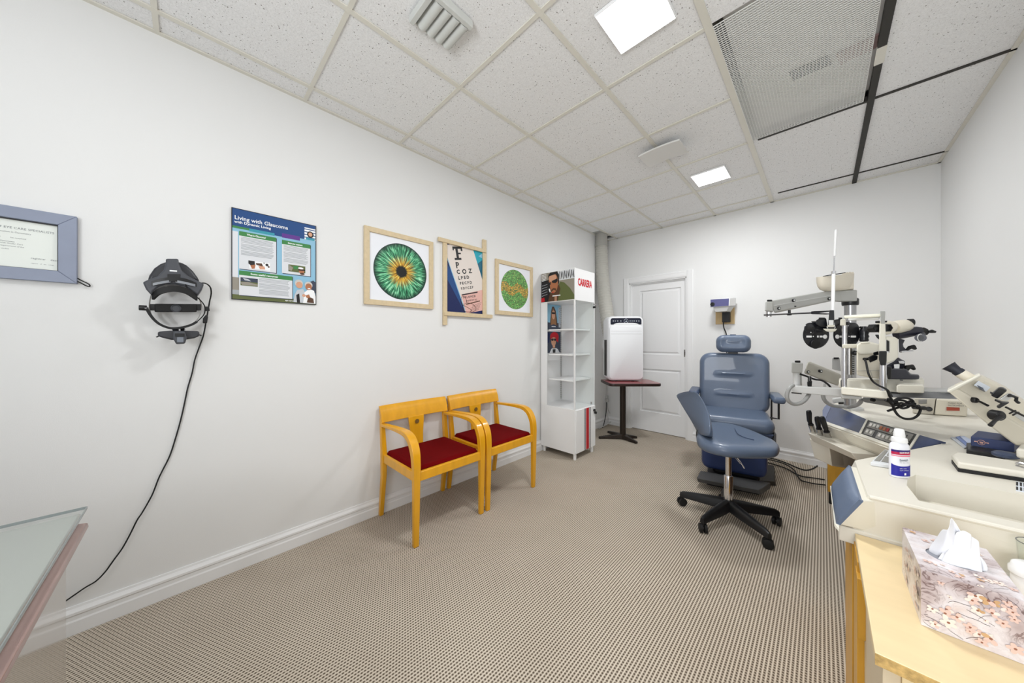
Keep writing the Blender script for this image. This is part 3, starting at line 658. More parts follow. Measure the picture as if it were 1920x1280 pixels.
# cable
mb = MB(); mb.tube(smooth_path([hw(373, 531, .12), hw(385, 531, .11), hw(394, 538, .09), hw(396, 550, .07), hw(393, 565, .05), hw(390, 582, .035), hw(386, 605, .025), hw(381, 630, .012), hw(373, 652, .012), hw(365, 675, .012), hw(360, 700, .010), hw(352, 727, .010), hw(345, 760, .010), hw(338, 790, .010), hw(328, 825, .010), hw(318, 855, .010), hw(303, 885, .012), hw(296, 900, .012), hw(285, 928, .014), hw(267, 960, .016), hw(257, 975, .016), hw(243, 1003, .018), hw(229, 1028, .018), hw(213, 1050, .02), hw(197, 1072, .02), hw(180, 1089, .02), hw(160, 1101, .02), hw(141, 1114, .02), hw(118, 1130, .02)], 5), .0030, 8)
mb.build('power_cable', M_rubber, t)
mb = MB(); mb.tube(smooth_path([hw(348, 533, .165), hw(352, 542, .165), hw(365, 554, .15), hw(376, 563, .12), hw(384, 575, .09), hw(382, 590, .07), hw(368, 604, .09)], 5), .0024, 8); mb.build('lamp_cable', M_rubber, t)
wslab([(384, 575), (392, 575), (393, 583), (385, 583)], .04, .06).build('cable_clip', M_black, t); wslab([(380, 597), (386, 590), (390, 594), (388, 606), (380, 606)], .02, .045).build('junction_box', M_black, t, bevel=.003)
# ------------------------------------------------------------------ waiting chairs
def armchair(dy, label):
    t = thing('wooden_armchair', label, 'chair', (-2.02, 1.235+dy, 0), 'honey-coloured armchairs along the left wall')
    xb, xf, ya, yb = -2.235, -1.765, .965, 1.482      # leg centre lines
    def leg(name, pts, w0): 
        mb = MB(); mb.loft([[(x-a, y-b, z), (x+a, y-b, z), (x+a, y+b, z), (x-a, y+b, z)] for x, y, z, a, b in pts]); return mb.build(name, M_wood_y, t, bevel=.004)
    for y, sg in ((ya, 1), (yb, -1)):
        # rear leg running up into the back post, raked
        leg('back_leg', [(xb-.032, y+dy, 0, .015, .014), (xb+.012, y+dy, .30, .019, .016), (xb+.012, y+dy, .46, .020, .017), (xb-.006, y+dy, .62, .016, .015), (xb-.014, y+dy, .70, .013, .014)], 0)
        # front leg and arm: one bentwood ribbon
        path = [(xf-.004, y+dy, 0), (xf, y+dy, .20), (xf+.002, y+dy, .40), (xf, y+dy, .50), (xf-.012, y+dy, .575), (xf-.05, y+dy, .635), (xf-.11, y+dy, .663), (xf-.20, y+dy, .668), (xf-.32, y+dy, .664), (xb+.005, y+dy, .655)]
        sp = smooth_path(path, 6); n = len(sp)
        mb = MB(); mb.strip(sp, [.033+.019*min(1, (i/n)*2.2) if i < n*.6 else .052-.014*((i/n-.6)/.4) for i in range(n)], [.026+.012*min(1, i/(n*.33)) if i < n*.5 else max(.020, .038-.018*(i/n-.5)*2.4) for i in range(n)], (0, 1, 0))
        mb.build('front_leg_and_arm', M_wood_y, t, bevel=.004)
    for (a, b_, c_, d_, nm) in ((xf-.012, xf+.012, ya+.015, yb-.015, 'seat_rail'), (xb+.0, xb+.024, ya+.015, yb-.015, 'seat_rail')):
        MB().box(a, b_, c_+dy, d_+dy, .395, .452).build(nm, M_wood_y, t, bevel=.003)
    for y in (ya, yb): MB().box(xb+.02, xf-.015, y-.011+dy, y+.011+dy, .395, .452).build('seat_rail', M_wood_y, t, bevel=.003)
    M = Matrix.Translation((-1.998, (ya+yb)/2+dy, .450)) @ Matrix.Rotation(-PI/2, 4, 'X')
    mb = MB(M); mb.pillow(.218, .245, .022, .02, .02, n=20, dome=-.006); mb.build('seat', M_red, t, smooth=60)
    # top rail: wide board, slightly curved and raked
    def rl(y, zz, off): u = (y-(ya+yb)/2)/.29; return V3((xb-.004-(zz-.66)*.24+off-.018*(1-u*u), y+dy, zz))
    rings = []
    for i in range(15):
        y = ya-.014+(yb-ya+.034)*i/14
        rings.append([rl(y, .668, -.003), rl(y, .672, .024), rl(y, .72, .027), rl(y, .778, .016), rl(y, .786, .006), rl(y, .782, -.005)])
    MB().loft(rings).build('top_rail', M_wood_y, t, smooth=50, bevel=.002)
    # back splat with round inlay
    ym = (ya+yb)/2+dy; zq = [(.45, .058), (.67, .048)]
    mb = MB(); mb.loft([[(xb+.004-.012*k, ym-wd, z), (xb+.018-.012*k, ym-wd, z), (xb+.018-.012*k, ym+wd, z), (xb+.004-.012*k, ym+wd, z)] for z, wd, k in ((.44, .050, 0), (.56, .053, .3), (.64, .062, .8), (.675, .064, 1.1))])
    sp_ = mb.build('back_splat', M_wood_y, t, bevel=.002)
    MB().cyl((xb+.0125, ym, .636), (xb+.0165, ym, .636), .017).build('round_inlay', mat('inlay_metal', S(150, 120, 70), .35, .6), sp_)
armchair(0, 'honey-coloured wooden armchair with crimson seat, the nearer of the two on the left wall')
armchair(.579, 'honey-coloured wooden armchair with crimson seat, beside the white display cabinet')
# ------------------------------------------------------------------ display cabinet
x0, x1, y0, y1 = -2.285, -1.833, 2.80, 3.20
t = thing('display_cabinet', 'tall white eyewear display cabinet with lightbox header and striped base', 'cabinet', ((x0+x1)/2, (y0+y1)/2, 0))
MB().box(x0, x1, y0, y1, .065, .530).build('base_box', M_white, t, bevel=.002)
MB().box(x1-.004, x1+.012, y0+.012, y1-.006, .075, .522).build('base_door', M_white, t, bevel=.0015)
st = MB(); mk = [P['ink'], P['red']]
for (a, b_, k) in ((.170, .186, 0), (.200, .258, 1), (.272, .288, 0)):
    st.cur = k; st.box(x1+.012, x1+.0128, y0+a, y0+b_, .0755, .5215)
st.build('stripe_print', [P['ink'], flat('stripe_red', S(186, 16, 24))], t, smooth=0)
for lx, ly in ((x0+.03, y0+.03), (x1-.02, y0+.03), (x1-.02, y1-.03), (x0+.03, y1-.03)):
    MB().lathe((lx, ly, 0), [(.015, 0), (.017, .004), (.017, .06), (.017, .066)], n=18).build('leg', M_white, t)
MB().box(x0, x1, y0, y1, 1.675, 2.010).build('header_box', M_white, t, bevel=.002)
MB().box(x0, x0+.006, y0+.02, y1, .53, 1.675).build('rear_panel', M_white, t)
MB().box(x0, x1-.01, y1-.008, y1, .53, 1.675).build('side_panel', M_white, t)
MB().box(x0, x0+.085, y0, y0+.012, .53, 1.675).build('front_stile', M_white, t, bevel=.001)
MB().box(x1-.014, x1, y0, y0+.014, .53, 1.675).build('corner_post', M_white, t, bevel=.001); MB().box(x1-.010, x1, y1-.012, y1, .53, 1.675).build('corner_post', M_white, t, bevel=.001)
mb = MB(); mb.box(x0+.006, x0+.010, y1-.040, y1-.014, .54, 1.67); mb.build('slotted_rail', M_lgrey, t)
mb = MB()
for k in range(44): mb.box(x0+.0100, x0+.0105, y1-.030, y1-.024, .56+k*.025, .572+k*.025)
stuff(mb.build('rail_slots', M_black, t))
for z in (.815, 1.09, 1.362):
    MB().box(x0+.09, x1-.05, y0+.03, y1-.012, z, z+.014).build('shelf', M_white, t, bevel=.001)
M_gl = M_glass
MB().box(x1-.003, x1, y0+.015, y1-.013, .535, 1.672).build('glass_door', M_gl, t, smooth=0)
mb = MB(); mb.cyl((x1-.004, y1-.045, 1.655), (x1+.016, y1-.045, 1.655), .009); mb.cyl((x1+.014, y1-.045, 1.655), (x1+.03, y1-.02, 1.645), .006); mb.build('upper_lock', M_chrome, t)
MB().cyl((x1-.004, y1-.02, 1.625), (x1+.02, y1-.02, 1.625), .012).build('lock', M_black, t)
mb = MB(); mb.cyl((x1+.01, y1-.04, .475), (x1+.028, y1-.04, .475), .014); mb.cyl((x1+.01, y1-.018, .445), (x1+.032, y1-.018, .445), .014); mb.build('lock', M_black, t)
mb = MB(); mb.cyl((x1-.03, y1-.03, .53), (x1-.03, y1-.03, .56), .008); mb.build('catch', M_chrome, t)
# header prints
PKC = ['dark', 'skin2', 'stone', 'brown', 'olive', 'ink', 'lgrey', 'red', 'sky', 'blonde', 'skin', 'slate', 'white', 'teal', 'silver', 'grey', 'navy']
class CP(MB):
    lay = 0
    def setup(s, O, U, V, N): s.O, s.U, s.V, s.N = V3(O), V3(U), V3(V), V3(N)
    def P(s, u, v): return s.O+s.U*u+s.V*v+s.N*(.0004+s.lay*.00005)
    def G(s, k, pts): s.cur = PKC.index(k); s.lay += 1; s.poly([s.P(a, b) for a, b in pts])
    def R(s, k, a, b, c, d): s.G(k, [(a, c), (b, c), (b, d), (a, d)])
    def D(s, k, u, v, r, rv): s.G(k, [(u+r*math.cos(2*PI*i/24), v+rv*math.sin(2*PI*i/24)) for i in range(24)])
p = CP(); p.setup((x0+.006, y0, 2.004), (x1-x0-.012, 0, 0), (0, 0, -.322), (0, -1, 0))
p.R('stone', 0, 1, 0, 1); p.R('dark', 0, .3, .25, 1); p.R('lgrey', .52, 1, 0, .32)
for k in range(9): p.G('ink', [(.56+k*.05, .02+(k % 3)*.03), (.575+k*.05, .02), (.60+k*.05, .28-(k % 2)*.08), (.58+k*.05, .3)])
for k in range(5): p.G('white', [(.02, .05+k*.05), (.16, .03+k*.05), (.17, .045+k*.05), (.03, .07+k*.05)])
p.G('olive', [(.45, 1), (.50, .55), (.60, .36), (.72, .42), (.88, .62), (1, .86), (1, 1)]); p.G('brown', [(.22, 1), (.28, .72), (.40, .68), (.55, .45), (.60, .6), (.52, 1)])
p.G('dark', [(.22, .12), (.30, 0), (.50, 0), (.56, .12), (.56, .40), (.50, .55), (.24, .3)]); p.D('skin2', .385, .38, .145, .34); p.D('skin', .36, .20, .12, .13)
p.G('dark', [(.22, .08), (.30, .0), (.50, 0), (.55, .1), (.53, .2), (.5, .08), (.26, .12)]); p.G('ink', [(.33, .30), (.51, .24), (.52, .33), (.46, .39), (.36, .37)]); p.G('ink', [(.22, .36), (.31, .33), (.30, .42), (.24, .44)])
p.G('brown', [(.30, .62), (.38, .55), (.46, .57), (.47, .66), (.40, .61), (.32, .68)]); p.G('red', [(.33, .70), (.41, .68), (.38, .72)]); p.G('ink', [(0, .38), (.26, .32), (.3, .6), (.22, .72), (0, .84)])
for k in range(5): p.G('silver', [(.02, .42+k*.09), (.2, .39+k*.085), (.2, .40+k*.085), (.02, .435+k*.09)])
p.G('white', [(.24, .56), (.28, .55), (.30, .66), (.27, .68)]); p.R('white', .36, .60, .80, .835); p.R('skin', .43, .455, .835, 1); p.R('skin', .47, .49, .835, 1); p.G('red', [(0, .86), (.1, .84), (.12, .98), (0, 1)])
p.build('photo_print', [P[k] for k in PKC], t, smooth=0, recalc=False, label='header photograph of a man in sunglasses')
mb = MB(); text_mesh('CARRERA', .105, (x1+.0006, y0+.055, 1.835), (0, 1, 0), (0, 0, 1), .0008, mb, bold=.004, fitw=.285); mb.build('lettering', flat('letter_red', S(206, 20, 40)), t, smooth=0, label='red capital lettering on the header')
# two portrait prints on the rear panel
def portrait(z0_, z1_, kind):
    p = CP(); ya_, yb_ = y0+.075, y1-.045
    p.setup((x0+.0165, ya_, z1_), (0, yb_-ya_, 0), (0, 0, -(z1_-z0_)), (1, 0, 0))
    MB().box(x0+.0105, x0+.0162, ya_, yb_, z0_, z1_).build('photo_board', P['white'], t)
    if kind == 0:
        p.R('sky', 0, 1, 0, 1); p.R('slate', 0, 1, .72, 1); p.G('slate', [(0, .7), (.1, .68), (.14, .8), (0, .8)]); p.G('silver', [(.84, .1), (.98, .05), (.99, .9), (.86, .9)])
        p.G('brown', [(.33, .25), (.40, .08), (.52, .07), (.64, .22), (.72, .5), (.78, .85), (.55, 1), (.3, .95), (.26, .7)]); p.G('blonde', [(.36, .35), (.46, .12), (.60, .3), (.66, .62), (.70, .95), (.60, .9), (.3, .9), (.33, .6)])
        p.D('skin', .49, .40, .12, .18); p.R('ink', .38, .60, .30, .37); p.G('slate', [(.18, 1), (.3, .82), (.5, .78), (.72, .82), (.92, 1)]); p.R('white', .36, .64, .86, .885)
        for k in range(12): p.R('ink', .90+.03*(k % 2), .93+.03*(k % 2), .1+k*.06, .13+k*.06)
    else:
        p.R('slate', 0, 1, 0, 1); p.G('navy', [(0, 0), (.25, .1), (.2, .5), (0, .6)]); p.D('red', .56, .24, .30, .22); p.G('red', [(.28, .2), (.86, .2), (.82, .52), (.72, .45), (.4, .3), (.34, .42)])
        p.D('skin', .50, .45, .17, .23); p.G('red', [(.36, .3), (.44, .16), (.62, .16), (.7, .32), (.52, .26)]); p.D('ink', .42, .38, .08, .06); p.D('ink', .60, .38, .08, .06); p.R('ink', .4, .62, .34, .37); p.R('skin', .44, .60, .62, .80)
        p.G('lgrey', [(.22, 1), (.34, .82), (.46, .76), (.62, .76), (.80, .84), (.92, 1)]); p.G('dark', [(.42, .76), (.64, .76), (.62, 1), (.44, 1)]); p.R('white', .38, .64, .80, .83)
    p.build('photo_print', [P[k] for k in PKC], t, smooth=0, recalc=False, label='photograph of a woman with long hair and sunglasses' if kind == 0 else 'photograph of a person in red cap and sunglasses')
portrait(1.378, 1.672, 0); portrait(1.106, 1.355, 1)
# ------------------------------------------------------------------ pedestal table and air purifier
cx, cy = -1.819, 3.864
def K(u, d, z): return V3((cx, cy, 0))+RT*u+FW*d+UP*z       # table frame: right, away, up
t = thing('pedestal_table', 'small square maroon pedestal table standing before the white door', 'table', (cx, cy, 0))
def rsq(u0, u1, d0, d1, r, z, n=5):
    out = []
    for (uu, dd, a0) in ((u1-r, d0+r, -PI/2), (u1-r, d1-r, 0), (u0+r, d1-r, PI/2), (u0+r, d0+r, PI)):
        for k in range(n+1): a = a0+PI/2*k/n; out.append(K(uu+r*math.cos(a), dd+r*math.sin(a), z))
    return out
u0, u1, d0, d1 = -.235, .375, -.27, .16
MB().loft([rsq(u0, u1, d0, d1, .05, .7215), rsq(u0, u1, d0, d1, .05, .738)]).build('tabletop', mat('maroon_laminate', S(150, 66, 70), .25, coat=.3, var=.06, vscale=20), t)
MB().loft([rsq(u0-.004, u1+.004, d0-.004, d1+.004, .054, .704), rsq(u0-.007, u1+.007, d0-.007, d1+.007, .057, .712), rsq(u0-.007, u1+.007, d0-.007, d1+.007, .057, .730), rsq(u0-.003, u1+.003, d0-.003, d1+.003, .053, .7375)]).build('table_edge', mat('dark_brown_edge', S(48, 32, 28), .35), t)
M_ped = mat('dark_bronze_metal', S(54, 46, 40), .35, .5)
MB().cyl(K(.005, 0, .03), K(.005, 0, .705), .037).build('pole', M_ped, t)
for (uu, dd) in ((-.30, .0), (.19, .02), (.105, -.20), (-.10, .26)):
    a = V3((uu, dd, 0)); n_ = a.normalized(); s_ = V3((-n_.y, n_.x, 0)); rings = []
    for k, w_, h0, h1 in ((0, .05, .012, .062), (.35, .034, .010, .050), (.8, .024, .004, .034), (1.0, .020, .0, .026)):
        c = a*k; rings.append([K(c.x-s_.x*w_, c.y-s_.y*w_, h0), K(c.x-s_.x*w_*.7, c.y-s_.y*w_*.7, h1), K(c.x+s_.x*w_*.7, c.y+s_.y*w_*.7, h1), K(c.x+s_.x*w_, c.y+s_.y*w_, h0)])
    MB().loft(rings).build('foot', M_ped, t, bevel=.004)
# purifier
M_ac = mat('white_appliance', S(240, 241, 243), .35, coat=.1)
t = thing('air_conditioner', 'white upright portable air conditioner standing on the maroon table', 'air conditioner', K(0, 0, .738))
def rrect(u0, u1, z0, z1, r, d, n=6, top=None):
    out = []
    for (uu, zz, a0, rr) in ((u1-r, z0+r, -PI/2, r), (u1-(top or r), z1-(top or r), 0, top or r), (u0+(top or r), z1-(top or r), PI/2, top or r), (u0+r, z0+r, PI, r)):
        for k in range(n+1): a = a0+PI/2*k/n; out.append(K(uu+rr*math.cos(a), d, zz+rr*math.sin(a)))
    return out
a0_, a1_ = -.205, .245; zb, zt = .745, 1.555
MB().loft([rrect(a0_+.004, a1_-.004, zb, zt-.005, .06, .14), rrect(a0_, a1_, zb, zt, .06, .11), rrect(a0_, a1_, zb, zt, .06, -.04), rrect(a0_+.006, a1_-.006, zb+.006, zt-.006, .055, -.062), rrect(a0_+.02, a1_-.02, zb+.02, zt-.02, .05, -.07)]).build('body', M_ac, t, smooth=50)
MB().loft([rrect(a0_+.016, a1_-.016, zb+.02, zt-.118, .05, -.07), rrect(a0_+.016, a1_-.016, zb+.02, zt-.118, .05, -.080), rrect(a0_+.022, a1_-.022, zb+.026, zt-.124, .045, -.084)]).build('front_cover', M_ac, t, smooth=50)
MB().loft([rrect(a0_+.032, a1_-.032, zt-.105, zt-.024, .008, -.070, top=.03), rrect(a0_+.032, a1_-.032, zt-.105, zt-.024, .008, -.074, top=.03)]).build('control_panel', mat('panel_ink', S(26, 30, 48), .2), t)
mb = MB(); n = 16
pts = [K(-.14+.32*i/n, -.0745, zt-.106+.022*(1-(2*i/n-1)**6)) for i in range(n+1)]; pts2 = [K(-.14+.32*i/n, -.0745, zt-.122) for i in range(n+1)]
for i in range(n): mb.hexa([pts[i], pts[i+1], pts2[i+1], pts2[i]], [q-FW*.005 for q in (pts[i], pts[i+1], pts2[i+1], pts2[i])])
mb.build('front_lip', M_ac, t)
mb = MB(); mb.tube([K(.02+.026*math.cos(a*PI/12), -.076, zt-.062+.026*math.sin(a*PI/12)) for a in range(24)], .0022, 6, closed=True); mb.poly([K(.008, -.0765, zt-.072), K(.032, -.0765, zt-.072), K(.02, -.0765, zt-.050)])
for uu in (-.14, -.115, -.085, -.045, .07, .095, .12, .15, .18): mb.box(0, 0, 0, 0, 0, 0) if False else mb.hexa([K(uu-.006, -.0745, zt-.066), K(uu+.006, -.0745, zt-.066), K(uu+.006, -.0745, zt-.056), K(uu-.006, -.0745, zt-.056)], [K(uu-.006, -.076, zt-.066), K(uu+.006, -.076, zt-.066), K(uu+.006, -.076, zt-.056), K(uu-.006, -.076, zt-.056)])
mb.build('panel_symbols', flat('panel_silver', S(190, 196, 210)), t)
for z in (zt-.19, zt-.225): 
    mb = MB(); mb.hexa([K(a0_+.03, -.0835, z), K(a1_-.03, -.0835, z), K(a1_-.03, -.0835, z+.003), K(a0_+.03, -.0835, z+.003)], [K(a0_+.03, -.0848, z), K(a1_-.03, -.0848, z), K(a1_-.03, -.0848, z+.003), K(a0_+.03, -.0848, z+.003)]); mb.build('cover_line', M_lgrey, t)
mb = MB(); mb.hexa([K(a0_-.002, -.02, .80), K(a0_-.002, .085, .80), K(a0_-.002, .085, 1.26), K(a0_-.002, -.02, 1.26)], [K(a0_+.01, -.02, .80), K(a0_+.01, .085, .80), K(a0_+.01, .085, 1.26), K(a0_+.01, -.02, 1.26)]); mb.build('side_grille', M_black, t, bevel=.003)
mb = MB()
for uu in (-.10, .12): mb.cyl(K(uu, -.03, .738), K(uu, -.03, .75), .02); mb.cyl(K(uu, .09, .738), K(uu, .09, .75), .02)
mb.build('rubber_feet', M_rubber, t)
# exhaust duct with wire ribs
t = thing('exhaust_duct', 'grey ribbed flexible duct rising from the air conditioner to the ceiling corner', 'duct', K(0, .2, 1.3))
path = smooth_path([at(1127.5, 462, 4.46), at(1128.5, 490, 4.46), at(1130, 520, 4.44), at(1133, 555, 4.40), at(1138, 590, 4.34), at(1143, 625, 4.27), at(1147, 645, 4.30), K(.03, .285, 1.12)], 14)
rr = [.080 + (.0035 if i % 2 else -.0015)+.012*min(1, i/len(path)*1.6) for i in range(len(path))]
MB().tube(path, rr, 24).build('flexible_hose', mat('duct_grey', S(186, 184, 176), .5, bump=.2, bscale=40), t, smooth=0)
a, b_ = at(1127.5, 462, 4.46), at(1127, 436, 4.46); b_.z = CH+.012; b_.x, b_.y = a.x, a.y
MB().lathe(a, [(.088, -.004), (.088, .03), (.083, .034), (.081, b_.z-a.z)]).build('collar', mat('duct_collar', S(170, 168, 162), .45), t)
MB().box(a.x-.10, a.x+.095, a.y-.16, a.y+.12, CH+.004, CH+.012).build('ceiling_plate', M_grey, t)
# wall socket with plugs beside the table
q = at(1135, 747, x=LX+.002)
t = thing('wall_socket', 'white wall socket with adapters and a black plug behind the display cabinet', 'socket', (LX, q.y, q.z-.06))
MB().box(LX, LX+.006, q.y-.038, q.y+.038, q.z-.06, q.z+.06).build('plate', M_white, t, bevel=.002)
MB().box(LX+.006, LX+.05, q.y-.03, q.y+.02, q.z-.045, q.z+.0).build('adapter', M_lgrey, t, bevel=.004); MB().box(LX+.006, LX+.04, q.y-.02, q.y+.025, q.z+.012, q.z+.045).build('adapter', M_lgrey, t, bevel=.004)
mb = MB(); mb.tube(smooth_path([(LX+.03, q.y-.02, q.z-.045), (LX+.035, q.y-.03, q.z-.12), (LX+.04, q.y-.06, q.z-.22), (LX+.05, q.y-.12, q.z-.32), (LX+.05, q.y-.2, q.z-.42)], 6), .006, 8); mb.build('cord', M_black, t)
mb = MB(); mb.tube(smooth_path([(LX+.03, q.y+.015, q.z-.045), (LX+.035, q.y+.02, q.z-.16), (LX+.04, q.y+.10, .14), (LX+.05, q.y+.12, .06), (LX+.06, q.y-.05, .03), (LX+.06, q.y-.3, .015)], 6), .006, 8); mb.tube(smooth_path([(LX+.012, q.y+.03, .66), (LX+.01, q.y+.03, q.z+.2), (LX+.02, q.y+.02, q.z+.05)], 4), .004, 6); mb.build('cord', M_lgrey, t)
# ------------------------------------------------------------------ chart projector on the back wall
q0, q1 = at(1342, 583, y=BY-.005), at(1377.5, 607, y=BY-.005)
tag(MB().box(q0.x, q1.x, BY-.016, BY, q1.z, q0.z+.03).build('wooden_wall_plate', mat('pine_plate', S(204, 176, 128), .5, var=.1, vscale=10, stretch=(6, 1, 1)), bevel=.002), 'small square wooden mounting plate on the back wall', 'wall plate')
t = thing('chart_projector', 'small white projector with violet front panel on the wooden wall plate', 'projector', ((q0.x+q1.x)/2, BY-.05, q0.z))
yf = BY-.19
A, B_, C_, D_ = at(1330.5, 561, y=yf), at(1369, 558.5, y=yf), at(1368, 573.5, y=yf), at(1331, 576, y=yf)
bk = V3((.035, .13, .012)); mb = MB(); mb.hexa([D_, C_, B_, A], [p+bk for p in (D_, C_, B_, A)]); mb.build('housing', M_white, t, bevel=.004)
i_ = lambda p, c, k: p+(c-p)*k
cc = (A+B_+C_+D_)/4; ins = [i_(p, cc, .09)+V3((0, -.001, 0)) for p in (D_, C_, B_, A)]
mb = MB(); mb.hexa(ins, [p+V3((0, -.003, 0)) for p in ins]); mb.build('front_panel', mat('violet_panel', S(92, 92, 138), .3), t)
lp = i_(i_(D_, A, .42), C_, .15)+V3((0, -.004, 0)); MB().lathe(lp, [(.022, -.002), (.022, .008), (.017, .009), (.016, .004), (0, .004)], (0, -1, 0)).build('lens', M_black, t)
lo = [D_+V3((.03, .01, 0)), C_+V3((-.005, .01, 0)), C_+V3((.02, .13, 0)), D_+V3((.05, .13, 0))]
lw = [V3((p.x*.7+cc.x*.3, p.y+.01, D_.z-.055)) for p in lo]
mb = MB(); mb.hexa(lw, lo); mb.build('cradle', M_lgrey, t, bevel=.003)
MB().box(cc.x-.0, cc.x+.075, BY-.07, BY-.016, q1.z+.02, D_.z-.045).build('mount_block', M_black, t, bevel=.004)
mb = MB(); mb.tube(smooth_path([(cc.x+.01, BY-.05, q1.z+.02), (cc.x+.012, BY-.04, q1.z-.04), (cc.x+.035, BY-.03, q1.z-.12), (cc.x+.036, BY-.02, q1.z-.22), (cc.x+.04, BY-.02, .6), (cc.x+.05, BY-.03, .14)], 6), .006, 8); mb.build('power_cord', M_black, t)
# ------------------------------------------------------------------ examination chair (local frame: -y is the way the sitter faces)
ec = V3((-.60, 3.60, 0)); EM = Matrix.Translation(ec) @ Matrix.Rotation(.19, 4, 'Z')
t = thing('examination_chair', 'slate-blue padded examination chair with headrest on a black floor base', 'chair', ec)
def PM(loc, rx=0, rz=0): return EM @ Matrix.Translation(loc) @ Matrix.Rotation(rz, 4, 'Z') @ Matrix.Rotation(rx, 4, 'X')
mb = MB(PM((0, .14, .845), -.08)); mb.pillow(.282, .285, .05, .10, .04, n=44, dome=-.004, dents=[(0, .082, .155, .011, -.016), (0, -.112, .155, .011, -.016)]); mb.build('backrest', M_blue, t, smooth=70)
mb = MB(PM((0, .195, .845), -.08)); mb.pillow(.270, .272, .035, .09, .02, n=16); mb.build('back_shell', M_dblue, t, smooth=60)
mb = MB(PM((0, .10, 1.222), -.05)); mb.pillow(.140, .084, .055, .062, .05, n=30, dents=[(0, .018, .055, .007, -.010), (0, .012, .10, .045, .012)]); mb.build('headrest', M_blue, t, smooth=80)
MB(EM).cyl((0, .12, 1.29), (0, .12, 1.312), .024).build('headrest_knob', M_dblue, t)
MB(EM).box(-.04, .04, .13, .17, 1.08, 1.20).build('headrest_bracket', M_black, t)
def roll(p): return V3((p.x, p.y+.9*max(0, p.z-.17)**2*14*(-1), p.z))
SM = EM @ Matrix.Translation((0, -.115, .545)) @ Matrix.Rotation(-PI/2, 4, 'X')
def seatfn(p):          # local pillow: x across, z -> depth (positive = back after rotation), y -> height
    return p
mb = MB(EM @ Matrix.Translation((0, -.115, .540)) @ Matrix.Rotation(-PI/2, 4, 'X') @ Matrix.Scale(-1, 4, (0, 1, 0)))
mb.pillow(.272, .262, .062, .07, .055, n=40, dents=[(0, -.02, .24, .010, .008), (0, .07, .24, .010, .008), (0, .15, .24, .010, .006)]); mb.build('seat', M_blue, t, smooth=70)
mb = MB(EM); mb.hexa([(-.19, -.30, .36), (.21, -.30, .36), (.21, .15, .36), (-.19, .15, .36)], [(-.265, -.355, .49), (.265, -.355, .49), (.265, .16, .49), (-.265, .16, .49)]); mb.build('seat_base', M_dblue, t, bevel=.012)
mb = MB(EM); mb.hexa([(.262, -.33, .37), (.276, -.33, .37), (.276, .12, .37), (.262, .12, .37)], [(.262, -.34, .50), (.276, -.34, .50), (.276, .15, .50), (.262, .15, .50)]); mb.build('side_cover', mat('charcoal_cover', S(96, 96, 98), .45), t, bevel=.004)
for sx in (-1, 1):
    M = EM @ Matrix.Translation((sx*.322, .07, .735)) @ Matrix.Rotation(-PI/2, 4, 'X')
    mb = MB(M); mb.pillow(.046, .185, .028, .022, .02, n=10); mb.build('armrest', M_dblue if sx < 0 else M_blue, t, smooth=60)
    mb = MB(EM); mb.tube([(sx*.27, -.02, .565), (sx*.325, -.04, .565), (sx*.325, -.04, .71)], .008, 8); mb.tube([(sx*.29, .10, .52), (sx*.29, .10, .715), (sx*.32, .10, .715)], .007, 8); mb.build('arm_bracket', M_black, t)
mb = MB(PM((-.01, -.305, .275), .10)); mb.pillow(.235, .165, .045, .06, .03, n=24); mb.build('leg_rest', mat('navy_vinyl', S(44, 58, 98), .4, bump=.2, bscale=300), t, smooth=60)
MB(EM).box(-.16, .18, -.26, .12, .05, .38).build('pedestal', M_black, t, bevel=.02)
mb = MB(EM); mb.hexa([(-.14, -.34, 0), (.30, -.12, 0), (.34, .34, 0), (-.14, .34, 0)], [(-.13, -.33, .035), (.29, -.11, .035), (.33, .33, .035), (-.13, .33, .035)]); mb.build('floor_base', mat('charcoal_base', S(52, 50, 48), .55), t, bevel=.006)
mb = MB(EM); mb.hexa([(-.26, -.52, .045), (.17, -.50, .045), (.24, -.34, .050), (-.25, -.38, .050)], [(-.27, -.54, .085), (.15, -.52, .085), (.24, -.345, .10), (-.25, -.385, .10)]); ft = mb.build('footplate', mat('footplate_grey', S(78, 78, 78), .5, bump=.5, bscale=120), t, bevel=.006)
mb = MB(EM); mb.hexa([(-.20, -.42, 0), (.16, -.40, 0), (.16, -.15, 0), (-.20, -.15, 0)], [(-.20, -.42, .05), (.16, -.40, .05), (.16, -.15, .10), (-.20, -.15, .10)]); mb.build('footplate_bracket', M_black, t, bevel=.004)
